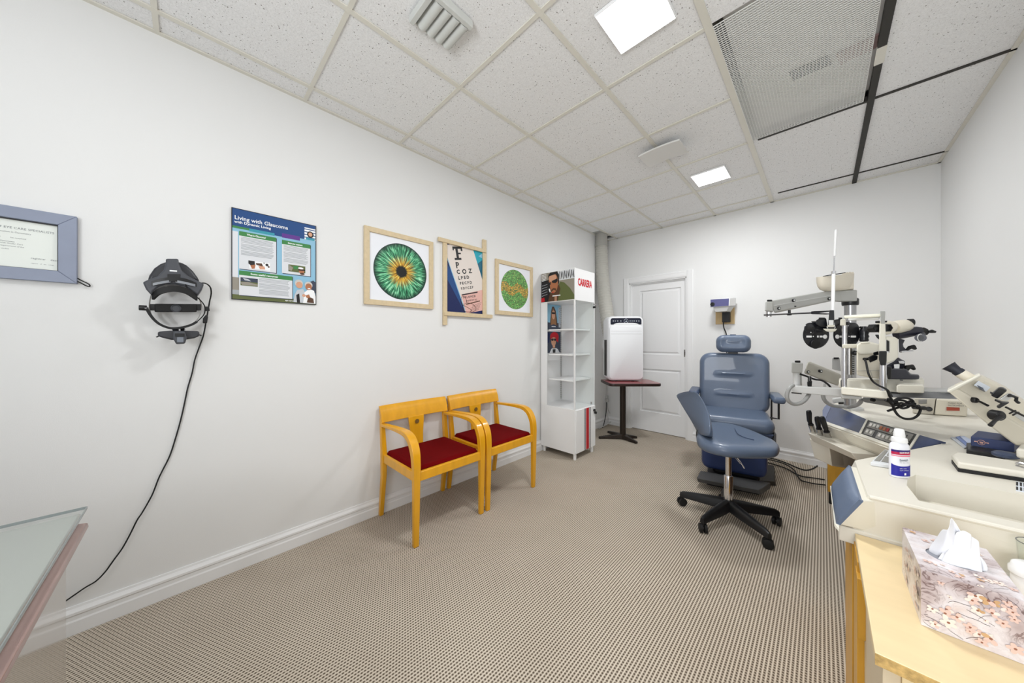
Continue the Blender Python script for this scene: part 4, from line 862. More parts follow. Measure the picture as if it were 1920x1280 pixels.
# ------------------------------------------------------------------ doctor's stool
sc_ = V3((-.468, 2.635, 0))
t = thing('doctor_stool', 'slate-blue saddle stool with curved backrest on a black five-castor base', 'stool', sc_)
for k, a in enumerate((181, 252.5, 322, 33.5, 106)):
    a = math.radians(a); d = V3((math.cos(a), math.sin(a), 0)); s_ = V3((-d.y, d.x, 0)); rings = []
    for r, w_, zc, h_ in ((.02, .030, .116, .034), (.10, .030, .108, .031), (.20, .025, .098, .026), (.285, .019, .088, .021), (.308, .014, .080, .017)):
        c = sc_+d*r; rings.append([c-s_*w_+UP*(zc-h_), c-s_*w_*.8+UP*(zc+h_*.5), c-s_*w_*.3+UP*(zc+h_), c+s_*w_*.3+UP*(zc+h_), c+s_*w_*.8+UP*(zc+h_*.5), c+s_*w_+UP*(zc-h_)])
    lg = MB().loft(rings).build('base_arm', M_black, t, smooth=50)
    c = sc_+d*.296; cd = V3((math.cos(a+.8), math.sin(a+.8), 0)); cs = V3((-cd.y, cd.x, 0))
    cas_ = MB(); cas_.lathe(c-cs*.024+UP*.029, [(.020, 0), (.029, .003), (.029, .018), (.022, .020), (.012, .021), (.012, .027), (.022, .028), (.029, .030), (.029, .045), (.020, .048)], cs, 20)
    cas_.cyl(c+UP*.05, c+UP*.085, .009); cas_.build('castor', M_rubber, t)
MB().lathe(sc_, [(.03, .075), (.036, .10), (.034, .145), (.030, .15)]).build('hub', M_black, t)
MB().lathe(sc_, [(.0265, .14), (.0265, .31), (.024, .314), (.019, .315)]).build('outer_column', M_chrome, t); MB().lathe(sc_, [(.0175, .31), (.0175, .515), (.03, .518)]).build('gas_column', M_chrome, t)
ol = [(1306, 826), (1307, 811), (1316, 800), (1338, 796), (1366, 798), (1390, 804), (1412, 812), (1438, 824), (1454, 832), (1462, 841), (1457, 850), (1438, 852), (1400, 852), (1366, 850), (1335, 844), (1314, 836)]
ol = [at(x, y, z=.545) for x, y in ol]; ol = smooth_path(ol, 3, True); cc = sum(ol, V3())/len(ol)
def sring(k, z, dip=0):
    out = []
    for p in ol:
        q = cc+(p-cc)*k; q.z = z+dip*((q-cc).dot(RT)/.25); out.append(q)
    return out
mb = MB(); mb.loft([sring(.80, .512), sring(.93, .513), sring(.985, .526), sring(1, .545, -.004), sring(.985, .563, -.006), sring(.94, .577, -.008), sring(.82, .585, -.010), sring(.5, .582, -.012), sring(.15, .578, -.012)]); mb.build('seat', M_blue, t, smooth=80)
mb = MB(); u = at(1318, 818, 2.28); mb.poly; 
a, b_ = at(1330, 806, 2.45), at(1352, 838, 2.12)
for k in (0,):
    pth = smooth_path([at(1327, 804, z=.584), at(1338, 815, z=.585), at(1352, 826, z=.585), at(1372, 832, z=.585)], 5); mb = MB(); mb.tube([p-UP*.0005 for p in pth], .0028, 6); mb.build('seat_seam', M_dblue, t)
    pth = smooth_path([at(1378, 803, z=.583), at(1384, 813, z=.583), at(1398, 820, z=.583), at(1414, 824, z=.583)], 5); mb = MB(); mb.tube([p-UP*.001 for p in pth], .0028, 6); mb.build('seat_seam', M_dblue, t)
MB().box(sc_.x-.08, sc_.x+.08, sc_.y-.06, sc_.y+.06, .50, .516).build('seat_plate', M_black, t)
# curved wing backrest: rows from top to bottom (left edge px, right edge px, height px)
rows_ = [(1268, 1300, 740, 731), (1271, 1309, 746, 737), (1277, 1317, 756, 749), (1284, 1324, 768, 762), (1292, 1329, 780, 777), (1300, 1331, 792, 791), (1307, 1332, 804, 803), (1312, 1331, 813, 812), (1316, 1328, 819, 819)]
front, back = [], []; NN = 12
for (xl, xr, yl, yr) in rows_:
    fr_, bk_ = [], []
    for k in range(NN+1):
        s_ = k/NN; bul = math.sin(s_*PI); dep = 2.36-.28*s_+.22*max(0, (800-yl)/60)
        th = .045*bul**.4+.004
        p = at(xl+(xr-xl)*s_, yl+(yr-yl)*s_, dep)
        nrm = (RT*.45-FW*.85).normalized()
        fr_.append(p+nrm*(.048*bul**.7)); bk_.append(p-nrm*(th*.8)+nrm*.0*bul)
    front.append(fr_+bk_[::-1])
mb = MB(); mb.loft(front); mb.build('backrest', M_blue, t, smooth=80, sub=1)
mb = MB(); mb.tube(smooth_path([at(1312, 800, 2.30), at(1308, 812, 2.30), at(1311, 828, 2.28), at(1325, 838, 2.26), at(1345, 842, 2.24)], 5), .011, 8); mb.build('back_bracket', M_black, t)
mb = MB(); mb.tube([at(1372, 849, 2.12), at(1388, 868, 2.02)], .004, 8); mb.build('height_lever', M_chrome, t)
mb = MB(); mb.tube([at(1378, 850, 2.2), at(1396, 878, 2.12)], .0035, 8); mb.build('tilt_lever', M_chrome, t)
# ------------------------------------------------------------------ floor cables behind the chair
def cable(name, pts, r, m, par=None, k=5, n=8): return MB().tube(smooth_path(pts, k), r, n).build(name, m, par)
fz = .006
for i, (pts, lab) in enumerate((([(1411, 856), (1430, 857), (1451, 860), (1467, 865), (1480, 870), (1496, 877), (1510, 881), (1522, 879), (1531, 874), (1541, 866)], 'uppermost of the three black floor cables, curling up towards the console'),
                  ([(1409, 858), (1425, 863), (1443, 868), (1460, 873), (1476, 879), (1492, 888), (1505, 893), (1520, 895), (1546, 899)], 'middle of the three black floor cables behind the examination chair'),
                  ([(1411, 858), (1440, 861), (1470, 869), (1488, 880), (1494, 890), (1502, 900), (1515, 904), (1530, 907), (1548, 909)], 'lowest of the three black floor cables, bending nearest the stool'))):
    pp = [at(x, y, z=fz+.006*i) for x, y in pts]
    tag(cable('floor_cable', pp, .0055, M_rubber), lab, 'cable', 'black cables on the carpet')
# ------------------------------------------------------------------ ophthalmic console desk
t = thing('instrument_console', 'cream instrument desk with blue control panel along the right wall', 'desk', (.38, 2.3, 0))
RXi = RX-.004; ZT = .855
A = [(.085, 1.240), (RXi, 1.240), (RXi, 3.46), (.16, 3.46), (.045, 2.80), (.333, 2.055), (.078, 1.565)]
PO = [(.174, 1.290), (RXi-.03, 1.290), (RXi-.03, 1.528), (.200, 1.528), (.178, 1.47), (.168, 1.40)]
from mathutils.geometry import tessellate_polygon
mb = MB()
tri = tessellate_polygon([[V3((x, y, 0)) for x, y in A], [V3((x, y, 0)) for x, y in PO]])
ids = [mb.addv((x, y, ZT)) for x, y in A+PO]
for f_ in tri: mb.face([ids[i] for i in f_])
lower = [(.058, 1.250), (RXi, 1.245), (RXi, 3.46), (.16, 3.46), (.06, 2.80), (.345, 2.09), (.046, 1.575)]
lo = [mb.addv((x, y, .752)) for x, y in lower]
for k in range(len(A)):
    if k == 6: continue            # near left side carries the pad bevel, closed below
    j = (k+1) % len(A); mb.face([ids[k], lo[k], lo[j], ids[j]])
mb.face([ids[6], lo[6], lo[0], ids[0]]); mb.face(lo[::-1])
pl = [mb.addv((x+(.0 if x < .3 else 0), y, ZT-.07)) for x, y in PO]; n = len(A)
for k in range(len(PO)): j = (k+1) % len(PO); mb.face([ids[n+k], ids[n+j], pl[j], pl[k]])
mb.face(pl); mb.build('console_top', M_cream, t, smooth=0)
MB().tube(smooth_path([(.088, 1.243, ZT-.004), (.3, 1.243, ZT-.004), (.5, 1.243, ZT-.004), (RXi, 1.243, ZT-.004)], 3), .006, 10).build('rounded_rim', M_cream, t)
# padded bevel on the aisle side
pa, pb, pc, pd = at(1594, 873, z=.853), at(1615, 938, z=.850), at(1571, 983, z=.760), at(1562, 912, z=.765)
nrm = ((pb-pa).cross(pd-pa)).normalized(); nrm = nrm if nrm.x < 0 else -nrm
mb = MB(); g = 8; fr_, rg = [], []
for i in range(g+1):
    for k in range(g+1):
        u, v = i/g, k/g; p = (pa*(1-u)+pb*u)*(1-v)+(pd*(1-u)+pc*u)*v
        mb.addv(p+nrm*(.004+.010*(min(1, 4*u*(1-u)*1.6)*min(1, 4*v*(1-v)*1.6))**.5))
for i in range(g):
    for k in range(g): mb.face((i*(g+1)+k, (i+1)*(g+1)+k, (i+1)*(g+1)+k+1, i*(g+1)+k+1))
b0 = len(mb.v)
for p in (pa, pb, pc, pd): mb.addv(p-nrm*.004)
c4 = [0, g*(g+1), g*(g+1)+g, g]
def edge(i0, i1, st): return list(range(i0, i1+(1 if st > 0 else -1), st))
E_ = [edge(0, g*(g+1), g+1), edge(g*(g+1), g*(g+1)+g, 1), edge(g*(g+1)+g, g, -(g+1)), edge(g, 0, -1)]
for q, (e0, e1) in zip(E_, ((0, 1), (1, 2), (2, 3), (3, 0))): mb.face(q+[b0+e1, b0+e0])
mb.face([b0+3, b0+2, b0+1, b0]); mb.build('arm_pad', mat('blue_pad_vinyl', S(98, 114, 140), .35, bump=.15, bscale=300, coat=.15), t, smooth=60)
mb = MB(); mb.hexa([pa+nrm*.001, pb+nrm*.001, pc+nrm*.001, pd+nrm*.001], [(.11, 1.53, .84), (.11, 1.26, .84), (.11, 1.26, .752), (.11, 1.56, .752)]); mb.build('pad_base', M_cream3, t, bevel=.004)
mb = MB(); mb.strip([pd+nrm*.002-UP*.004, pc+nrm*.002-UP*.004, at(1573, 992, z=.748)+V3((0, 0, 0))], .008, .010, UP); mb.build('pad_trim', M_cream3, t)
mb = MB(); q = [V3((.032, 1.246, .742)), V3((RXi, 1.246, .742)), V3((RXi, 1.58, .742)), V3((.032, 1.58, .742))]; mb.hexa([p-UP*.03 for p in q], [p+UP*.012 for p in q]); mb.build('base_rim', M_cream, t, bevel=.003)
# slanted control panel
TL, BLp, TR = at(1560, 757, z=.868), at(1546, 791, z=.800), at(1775, 831, z=.858)
nP = ((BLp-TL).cross(TR-TL)).normalized(); nP = nP if nP.z > 0 else -nP
def onp(px, py, h=0):
    v = at(px, py, 1.0)-V3((0, 0, H0)); o = V3((0, 0, H0)); k = (TL-o).dot(nP)/v.dot(nP); return o+v*k+nP*h
def plate(name, pts, m, h0, h1, par=None, bev=0, lab=None):
    mb = MB(); mb.hexa([onp(x, y, h0) for x, y in pts], [onp(x, y, h1) for x, y in pts]); return mb.build(name, m, par or t, bevel=bev, label=lab)
plate('panel_base', [(1560, 756), (1776, 831), (1708, 846), (1695, 851), (1545, 796)], M_cream3, -.05, -.001)
plate('blue_panel', [(1561, 759), (1627, 788), (1612, 815), (1547, 790)], M_navy, -.001, .004)
plate('end_facet', [(1543, 770), (1546, 764), (1553, 757), (1561, 758), (1547, 789), (1543, 786)], mat('slate_facet', S(98, 108, 140), .35), -.004, .004)
plate('blue_triangle', [(1726, 817), (1774, 830.5), (1709, 844)], M_navy, -.001, .004)
for q in ([(1626, 787), (1629, 788), (1615, 817), (1611, 815)], [(1722, 815), (1726, 816.5), (1708, 845), (1703, 845)], [(1545, 790), (1705, 847), (1703, 852), (1545, 795)]):
    plate('panel_divider', q, M_cream3, -.002, .007)
kp = plate('keypad', [(1629, 789), (1721, 816), (1702, 845), (1615, 815)], mat('keypad_black', S(28, 27, 26), .35), -.001, .005)
def kq(u0, u1, v0, v1):        # keypad coordinates: u along, v down
    a, b_, c_, d_ = (1629, 789), (1721, 816), (1702, 845), (1615, 815); out = []
    for u, v in ((u0, v0), (u1, v0), (u1, v1), (u0, v1)):
        out.append(tuple((a[i]*(1-u)+b_[i]*u)*(1-v)+(d_[i]*(1-u)+c_[i]*u)*v for i in (0, 1)))
    return out
M_kg = mat('keypad_grey', S(138, 136, 130), .45); M_kb = mat('button_white', S(214, 210, 202), .4); M_kr = mat('button_red', S(196, 40, 32), .35); M_ko = mat('button_orange', S(196, 112, 60), .35)
for u0, u1, v0, v1 in ((.05, .64, .08, .46), (.05, .23, .54, .93), (.30, .64, .54, .95), (.70, .95, .08, .50), (.70, .95, .56, .93)):
    plate('button_group', kq(u0, u1, v0, v1), M_kg, .004, .0065, kp)
for k in range(8): plate('button', kq(.08+k*.07, .125+k*.07, .17, .37), M_kr if k in (5,) else M_ko if k in (3, 4) else M_kb, .006, .0090, kp, lab='red button' if k == 5 else ('orange button' if k in (3, 4) else None))
for k in range(2): plate('button', kq(.08+k*.08, .125+k*.08, .63, .83), M_kb, .006, .0090, kp)
for k in range(4): plate('button', kq(.34+k*.08, .385+k*.08, .63, .83), M_kb, .006, .0090, kp)
plate('indicator', kq(.84, .86, .22, .30), M_black, .006, .0075, kp)
# underside, dark slot with clutter, drawer shelf
mb = MB(); mb.hexa([at(1547, 797, z=.795), at(1702, 853, z=.79), V3((.36, 2.15, .79)), V3((.08, 2.80, .79))], [at(1549, 830, z=.66)+FW*.03, V3((.27, 2.12, .66)), V3((.36, 2.2, .66)), V3((.08, 2.80, .66))]); mb.build('underbody', M_cream, t, bevel=.004)
def zslab(name, pts, m, th, par=None, bev=0):
    """board whose top outline is given as (px, py, z)"""
    q = [at(x, y, z=z) for x, y, z in pts]; mb = MB(); mb.hexa([p-UP*th for p in q], q); return mb.build(name, m, par or t, bevel=bev)
sl = MB(); a, b_ = at(1578, 808, z=.776), at(1692, 850, z=.776); dd = (b_-a); off = V3((dd.y, -dd.x, 0)).normalized(); off = off if off.dot(FW) < 0 else -off
sl.hexa([a+off*.004-UP*.020, b_+off*.004-UP*.020, b_-off*.02-UP*.020, a-off*.02-UP*.020], [a+off*.004+UP*.012, b_+off*.004+UP*.012, b_-off*.02+UP*.012, a-off*.02+UP*.012]); sl.build('dark_slot', M_rubber, t)
mb = MB(); rnd = random.Random(3)
for k in range(26):
    c = a+dd*(k+.5)/26+off*.010-UP*(.008+.004*rnd.random()); r_ = Matrix.Rotation(rnd.random()*3, 3, 'Z') @ Matrix.Rotation(rnd.random(), 3, 'X'); mb.cbox(c, .018, .004, .006, r_)
stuff(mb.build('small_clutter', mat('clutter_grey', S(120, 116, 110), .3, .5), t))
q = [at(1564, 814, z=.735), at(1658, 853, z=.735)]; dq = (q[1]-q[0]); n2 = V3((-dq.y, dq.x, 0)).normalized(); n2 = n2 if n2.dot(FW) > 0 else -n2
mb = MB(); lo_ = [q[0]-UP*.045+n2*.01, q[1]-UP*.035+n2*.01, q[1]+n2*.10-UP*.035, q[0]+n2*.10-UP*.045]; hi_ = [q[0], q[1], q[1]+n2*.12, q[0]+n2*.12]; mb.hexa(lo_, hi_); mb.build('pull_out_shelf', M_cream, t, bevel=.003)
# lower cream body and instrument pocket box
b0_ = [at(x, y, z=.700) for x, y in ((1517, 821), (1554, 836), (1577, 832), (1540, 817))]; dz_ = [(p-V3((0, 0, H0))).dot(FW) for p in b0_]
b1_ = [at(x, y, d_) for (x, y), d_ in zip(((1527, 858), (1560, 874), (1585, 874), (1548, 856)), dz_)]
mb = MB(); mb.hexa(b1_, b0_); hold = mb.build('instrument_holder', M_cream, t, bevel=.005)
mb = MB(); mb.hexa([at(1560, 874, 1.68), at(1585, 878, 1.70), at(1620, 868, 1.78), at(1600, 860, 1.9)], [at(1554, 822, 1.72), at(1575, 833, 1.70), at(1640, 858, 1.74), at(1620, 840, 1.95)]); mb.build('holder_arm', M_cream, t, bevel=.006)
# base cabinet
MB().box(.03, RXi, 3.46, 3.95, .085, .64).build('wooden_base', M_wood_c, t, bevel=.002)
MB().box(.035, .10, 3.44, 3.55, 0, .085).build('foot', M_rubber, t, bevel=.006); MB().box(.5, .60, 3.55, 3.7, 0, .085).build('foot', M_rubber, t, bevel=.006)
MB().box(.16, RXi, 2.1, 3.45, .06, .66).build('inner_body', mat('inner_brown', S(84, 60, 40), .6), t)
MB().box(.075, RXi, 1.60, 2.1, .02, .30).build('plinth', M_wood_c, t)
MB().box(.058, .078, 1.262, 1.60, .0, .712).build('aisle_panel', M_wood_c, t, bevel=.001)
MB().box(.078, RXi, 1.262, 1.60, .0, .712).build('carcass', M_wood_l, t)
# three hand instruments in the holder
M_hh = mat('handle_steel', S(178, 176, 172), .22, .9)
hs = [((1530, 823), (1519, 792), (1519, 778), .0125, 'black-headed ophthalmoscope handle, leftmost of three in the cream holder'), ((1541, 827), (1535, 800), (1534, 790), .0135, 'steel examination handle in the middle hole of the cream holder'),
      ((1556, 831), (1549, 806), (1543, 790), .0135, 'steel examination handle with black head, rightmost in the cream holder')]
for i, (p0, p1, p2, r, lab) in enumerate(hs):
    a = at(*p0, z=.7005); da_ = (a-V3((0, 0, H0))).dot(FW); d1 = at(*p1, da_-.01); top = a+(d1-a)*1.0; hh = tag_ = thing('hand_instrument', lab, 'medical instrument', a, 'hand instruments in the cream holder')
    ax = (d1-a).normalized(); L_ = (d1-a).length
    MB().lathe(a, [(r*.95, 0), (r, .004), (r, L_*.80), (r*.85, L_*.88), (r*.8, L_*.92)], ax, 20).build('handle', M_hh, hh)
    MB().lathe(a, [(r*.9, L_*.84), (r*1.02, L_*.87), (r*.95, L_*.90), (r*.9, L_*.95)], ax, 20).build('grip_ring', M_black, hh)
    e = at(*p2, da_-.02)
    mb = MB(); s_ = ax.cross(FW).normalized(); hd = [d1-ax*.012]
    mb.loft([[d1-ax*.02+s_*sx*.006+FW*sy*.006 for sx, sy in ((-1, -1), (1, -1), (1, 1), (-1, 1))], [d1+ax*.012+s_*sx*.009+FW*sy*.009 for sx, sy in ((-1, -1), (1, -1), (1, 1), (-1, 1))], [d1+(e-d1)*.8+ax*.02+s_*sx*.011+FW*sy*.009 for sx, sy in ((-1, -1), (1, -1), (1, 1), (-1, 1))], [e+ax*.03+s_*sx*.009+FW*sy*.008 for sx, sy in ((-1, -1), (1, -1), (1, 1), (-1, 1))]])
    mb.build('head', M_black, hh, bevel=.004)
    MB().lathe(V3((a.x, a.y, .7001)), [(r*1.7, 0), (r*1.7, .0012), (r*1.2, .0014)]).build('socket_ring', M_black, hold)
# ------------------------------------------------------------------ instrument column with phoropter arm, lamp and swing arms
base_p = at(1594, 768, 1.85)
t = thing('instrument_column', 'steel column on the console carrying a grey overhead arm and cream lamp', 'instrument stand', (base_p.x, base_p.y, ZT))
px_, py_ = base_p.x, base_p.y
zt = at(1594, 566, 1.85).z
MB().lathe((px_, py_, ZT), [(.055, 0), (.055, .012), (.045, .016), (.034, .02)]).build('flange', M_lgrey, t)
MB().cyl((px_, py_, ZT+.01), (px_, py_, zt), .0255, n=24).build('column', mat('column_steel', S(168, 168, 170), .28, .85), t)
MB().lathe((px_, py_, zt-.02), [(.034, 0), (.036, .01), (.036, .035), (.032, .04)]).build('collar', M_black, t)
def radial(cx_):
    d = FW+RT*((cx_-960)/F); return d.normalized()
def vbox(name, quad, d0, d1, m, par=None, bev=.003, lab=None, dr=None, seg=2, sub=0):
    """solid with front outline at distance d0 (or one distance per corner), going straight back by d1"""
    q = [at(x, y, d0[i] if isinstance(d0, (list, tuple)) else d0) for i, (x, y) in enumerate(quad)]
    mb = MB(); dv = (dr or radial(sum(x for x, y in quad)/len(quad)))*d1; mb.hexa(q, [p+dv for p in q]); return mb.build(name, m, par or t, bevel=bev, label=lab, seg=seg, sub=sub)
vbox('arm_head', [(1575, 543), (1607, 543), (1607, 564.5), (1575, 564.5)], 1.81, .085, M_grey, bev=.006)
vbox('arm_link', [(1558, 544), (1577, 544), (1577, 564.5), (1558, 563)], 1.80, .070, M_grey, bev=.004)
vbox('overhead_arm', [(1446, 563), (1560, 543.5), (1560, 563), (1451, 586)], [1.72, 1.79, 1.79, 1.72], .060, M_grey, bev=.006)
mb = MB(); mb.strip([at(1449, 573.5, 1.718), at(1559, 553.5, 1.788)], .003, .004, UP); mb.build('arm_seam', M_lgrey, t)
for (x, y, d) in ((1460, 578, 1.725), (1488, 563, 1.74), (1554, 560, 1.785), (1491, 574, 1.742)):
    MB().lathe(at(x, y, d)-FW*.004, [(.0085 if y != 574 else .003, 0), (.0085 if y != 574 else .003, .006)], FW, 16).build('bolt', M_black, t)
    if y != 574: MB().lathe(at(x, y, d)-FW*.006, [(.0045, 0), (.0045, .006)], FW, 12).build('bolt_centre', M_lgrey, t)
vbox('arm_joint', [(1436, 565), (1449, 565), (1450, 584), (1436, 583)], 1.70, .06, M_grey, bev=.005)
vbox('joint_cap', [(1438, 561.5), (1448, 561.5), (1448, 565), (1438, 565)], 1.71, .04, M_black, bev=.003)
vbox('joint_grip', [(1434, 566), (1437, 566), (1437, 582), (1434, 582)], 1.70, .04, M_lgrey, bev=.002)
MB().cyl(at(1441.5, 583, 1.73), at(1441.5, 594, 1.73), .013).build('pivot_post', M_chrome, t)
mb = MB(); mb.tube([at(1432, 590.5, 1.72), at(1530, 586, 1.62)], .0040, 8); mb.build('support_rod', mat('rod_grey', S(90, 90, 92), .3, .6), t)
MB().cyl(at(1480, 581, 1.68), at(1480, 591, 1.68), .006).build('rod_stop', M_black, t)
MB().lathe(at(1480, 589.5, 1.67)-UP*.004, [(.008, 0), (.012, .004), (.008, .008)], UP, 14).build('rod_stop', M_black, t)
# lamp bowl
rings = []
for k, (hh_, sc2) in enumerate(((545, .55), (541, .80), (534, .93), (526, .98), (516, 1.0))):
    ring = []
    for j in range(20):
        a = 2*PI*j/20; xx = 1566+36*sc2*math.cos(a); yy = hh_-(xx-1566)*.10*sc2
        ring.append(at(xx, yy, 1.80+.05*sc2*math.sin(a)))
    rings.append(ring)
inner = [[at(1566, 527, 1.8)+(p-at(1566, 527, 1.8))*.93 for p in rings[-1]]]
lamp = MB().loft(rings+inner).build('lamp_bowl', mat('lamp_cream', S(214, 206, 190), .45), t, smooth=60)
mb = MB(); 
vbox('lamp_housing', [(1578, 512), (1601, 509), (1601, 541), (1578, 543)], 1.79, .07, MATS['lamp_cream'], bev=.004)
for k in range(3): vbox('lamp_fin', [(1582+k*5, 510.5-k*.4), (1585+k*5, 510.2-k*.4), (1585+k*5, 513), (1582+k*5, 513)], 1.79, .06, MATS['lamp_cream'], bev=0)
mb = MB(); mb.strip([at(1548, 517, 1.76), at(1580, 512, 1.765)], .004, .03, UP); mb.build('dark_opening', M_black, t)
# lower swing arm carrying the slit lamp table
vbox('lower_arm', [(1515, 677), (1578, 703), (1571, 724), (1507, 700)], [1.66, 1.72, 1.72, 1.66], .065, mat('arm_warm_grey', S(178, 174, 162), .38), bev=.008)
for (x, y) in ((1515, 697), (1539, 695.5)): MB().lathe(at(x, y, 1.665)-FW*.003, [(.008, 0), (.008, .01)], FW, 16).build('bolt', M_black, t); MB().lathe(at(x, y, 1.665)-FW*.005, [(.004, 0), (.004, .006)], FW, 12).build('bolt_centre', M_lgrey, t)
vbox('elbow_block', [(1484, 679), (1506, 681), (1504, 699), (1484, 699)], 1.64, .06, M_grey, bev=.004)
vbox('elbow_cap', [(1490, 676), (1501, 676), (1501, 679.5), (1490, 679.5)], 1.65, .04, M_black, bev=.003)
MB().cyl(at(1493, 698, 1.67), at(1494, 723, 1.67), .0145).build('elbow_post', M_lgrey, t)
MB().cyl(at(1497, 698, 1.69), at(1498, 723, 1.69), .0125).build('elbow_post', M_grey, t)
vbox('channel_arm', [(1484, 723), (1580, 729), (1580, 744), (1486, 735.5)], [1.63, 1.52, 1.52, 1.63], .05, M_lgrey, bev=.003)
mb = MB(); mb.tube([at(1484, 736, 1.62), at(1503, 738, 1.60)], .003, 6); mb.build('rubber_stop', M_rubber, t)
vbox('locking_knob', [(1513, 716), (1523, 714), (1522, 725), (1514, 725)], 1.60, .03, M_black, bev=.004)
MB().cyl(at(1518, 706, 1.63), at(1518, 715, 1.62), .007).build('knob_stem', M_black, t)
cable('arm_cable', [at(1500, 701, 1.65), at(1512, 705, 1.64), at(1528, 711, 1.63), at(1541, 713, 1.62), at(1552, 720, 1.6), at(1558, 727, 1.6)], .0045, M_rubber, t)
vbox('grey_pipe', [(1543, 718), (1549, 718), (1549, 728), (1543, 728)], 1.66, .02, M_lgrey)
M_hose = mat('grey_hose', S(150, 150, 148), .4, bump=.3, bscale=200)
cable('hose', [at(1487, 722, 1.62), at(1480, 728, 1.6), at(1476, 737, 1.6), at(1476, 747, 1.6), at(1481, 754, 1.6), at(1490, 757.5, 1.6), at(1500, 756, 1.6), at(1509, 750, 1.6), at(1515, 742, 1.61), at(1518, 736, 1.63)], .0088, M_hose, t, 5, 10)
cable('hose', [at(1543, 740, 1.66), at(1545, 748, 1.66), at(1551, 755, 1.66), at(1561, 760, 1.66), at(1575, 762, 1.66), at(1590, 763, 1.64), at(1602, 761, 1.6), at(1611, 756, 1.58), at(1616, 749, 1.56)], .0088, M_hose, t, 5, 10)
vbox('rear_bracket', [(1560, 671), (1575, 671), (1577, 696), (1560, 692)], 1.90, .05, M_lgrey, bev=.003); vbox('bracket_cap', [(1563, 670), (1573, 670), (1573, 673), (1563, 673)], 1.89, .03, M_black, bev=.001)
vbox('base_clamp', [(1560, 748), (1582, 745), (1584, 755), (1562, 755)], 1.80, .05, M_lgrey, bev=.004)
vbox('clamp_foot', [(1572, 754), (1582, 754), (1582, 758), (1572, 758)], 1.79, .03, M_black, bev=.001)
vbox('lower_link', [(1616, 747), (1666, 750), (1676, 764), (1620, 754)], [1.55, 1.42, 1.40, 1.55], .07, mat('link_grey', S(140, 140, 136), .4), bev=.005)
MB().lathe(at(1637, 749.5, 1.47)-FW*.004, [(.008, 0), (.008, .01)], FW, 16).build('bolt', M_black, t)
# ------------------------------------------------------------------ phoropter
pc_ = at(1558, 628, 1.55)
t = thing('phoropter', 'black twin-disc phoropter hanging from the grey overhead arm', 'medical instrument', pc_)
D0 = 1.55
def pdisc(name, x, y, rpx, d, thick, m, n=32, par=None, rim=.004):
    r = rpx*d/F; c = at(x, y, d); dv = radial(x); return MB().loft([[c+(RT*math.cos(2*PI*k/n)+UP*math.sin(2*PI*k/n))*q+dv*h_ for k in range(n)] for q, h_ in ((r-rim, 0), (r, rim), (r, thick-rim), (r-rim, thick))]).build(name, m, par or t, smooth=30)
M_ph = mat('phoropter_black', S(26, 27, 32), .3, coat=.2)
for x0_, lobes, s_ in ((1530, (1519, 616), 1), (1587, (1600, 616), -1)):
    hd = pdisc('lens_disc', x0_, 628, 25, D0, .045, M_ph); pdisc('rear_lobe', lobes[0], lobes[1], 11.5, D0-.002, .05, M_ph); pdisc('lower_dial', x0_-s_*1, 645, 9, D0-.006, .04, M_rubber)
    for (a, b_, c_) in ((-18, -8, 0), (-4.5, -2.5, 0), (2, 5, 0), (7, 12.5, 0)):
        q = [(x0_+s_*a, 629), (x0_+s_*b_, 629), (x0_+s_*b_, 632.5), (x0_+s_*a, 632.5)]
        if abs(a+4.5) > 1: vbox('scale_strip', q, D0-.0025, .003, M_white, hd, bev=0)
    pdisc('aperture', x0_+s_*17, 631, 4, D0-.004, .006, M_white, 20, hd, .001); pdisc('dot_mark', x0_-s_*5, 630.5, 1.2, D0-.002, .003, M_white, 10, hd, .0003); pdisc('dot_mark', x0_-s_*9.5, 623, 1.1, D0-.002, .003, M_white, 10, hd, .0003)
mb = MB(); c = at(1620, 627, 1.54)
mb.lathe(c-UP*.035, [(.012, 0), (.017, .006), (.015, .016), (.018, .026), (.015, .036), (.018, .046), (.015, .058), (.011, .068), (.008, .075)], UP, 14); mb.build('side_turret', M_ph, t)
MB().cyl(at(1613, 613.5, 1.54), at(1628, 614, 1.54), .005).build('turret_lever', M_black, t)
vbox('cross_housing', [(1530, 600), (1536, 597), (1549, 596), (1552, 612), (1536, 612), (1529, 607)], 1.54, .06, M_ph, bev=.004)
vbox('cross_housing', [(1564, 599), (1578, 597), (1585, 600), (1586, 640), (1566, 612)], 1.555, .05, M_ph, bev=.004)
vbox('top_cap', [(1535, 595), (1547, 595), (1547, 600), (1535, 600)], 1.54, .04, M_rubber, bev=.002); vbox('top_cap', [(1572, 595), (1579, 595), (1579, 599), (1572, 599)], 1.545, .03, M_rubber, bev=.001)
MB().cyl(at(1522, 603, 1.56), at(1531, 603, 1.56), .003).build('side_screw', M_steel, t)
vbox('hanger_post', [(1555, 581), (1564, 581), (1565, 616), (1552, 616)], 1.53, .04, M_ph, bev=.003)
mb = MB(); mb.hexa([at(1528, 583, 1.6), at(1556, 582, 1.54), at(1556, 584, 1.54), at(1528, 588, 1.6)], [p+FW*.02 for p in (at(1528, 583, 1.6), at(1556, 582, 1.54), at(1556, 584, 1.54), at(1528, 588, 1.6))]); mb.hexa([at(1528, 586.5, 1.6), at(1556, 587.5, 1.54), at(1556, 589, 1.54), at(1530, 588.2, 1.6)], [p+FW*.02 for p in (at(1528, 586.5, 1.6), at(1556, 587.5, 1.54), at(1556, 589, 1.54), at(1530, 588.2, 1.6))]); mb.build('yoke', M_ph, t)
vbox('level_plate', [(1554, 600), (1563, 600), (1563, 609), (1554, 609)], 1.522, .008, M_white, bev=.001)
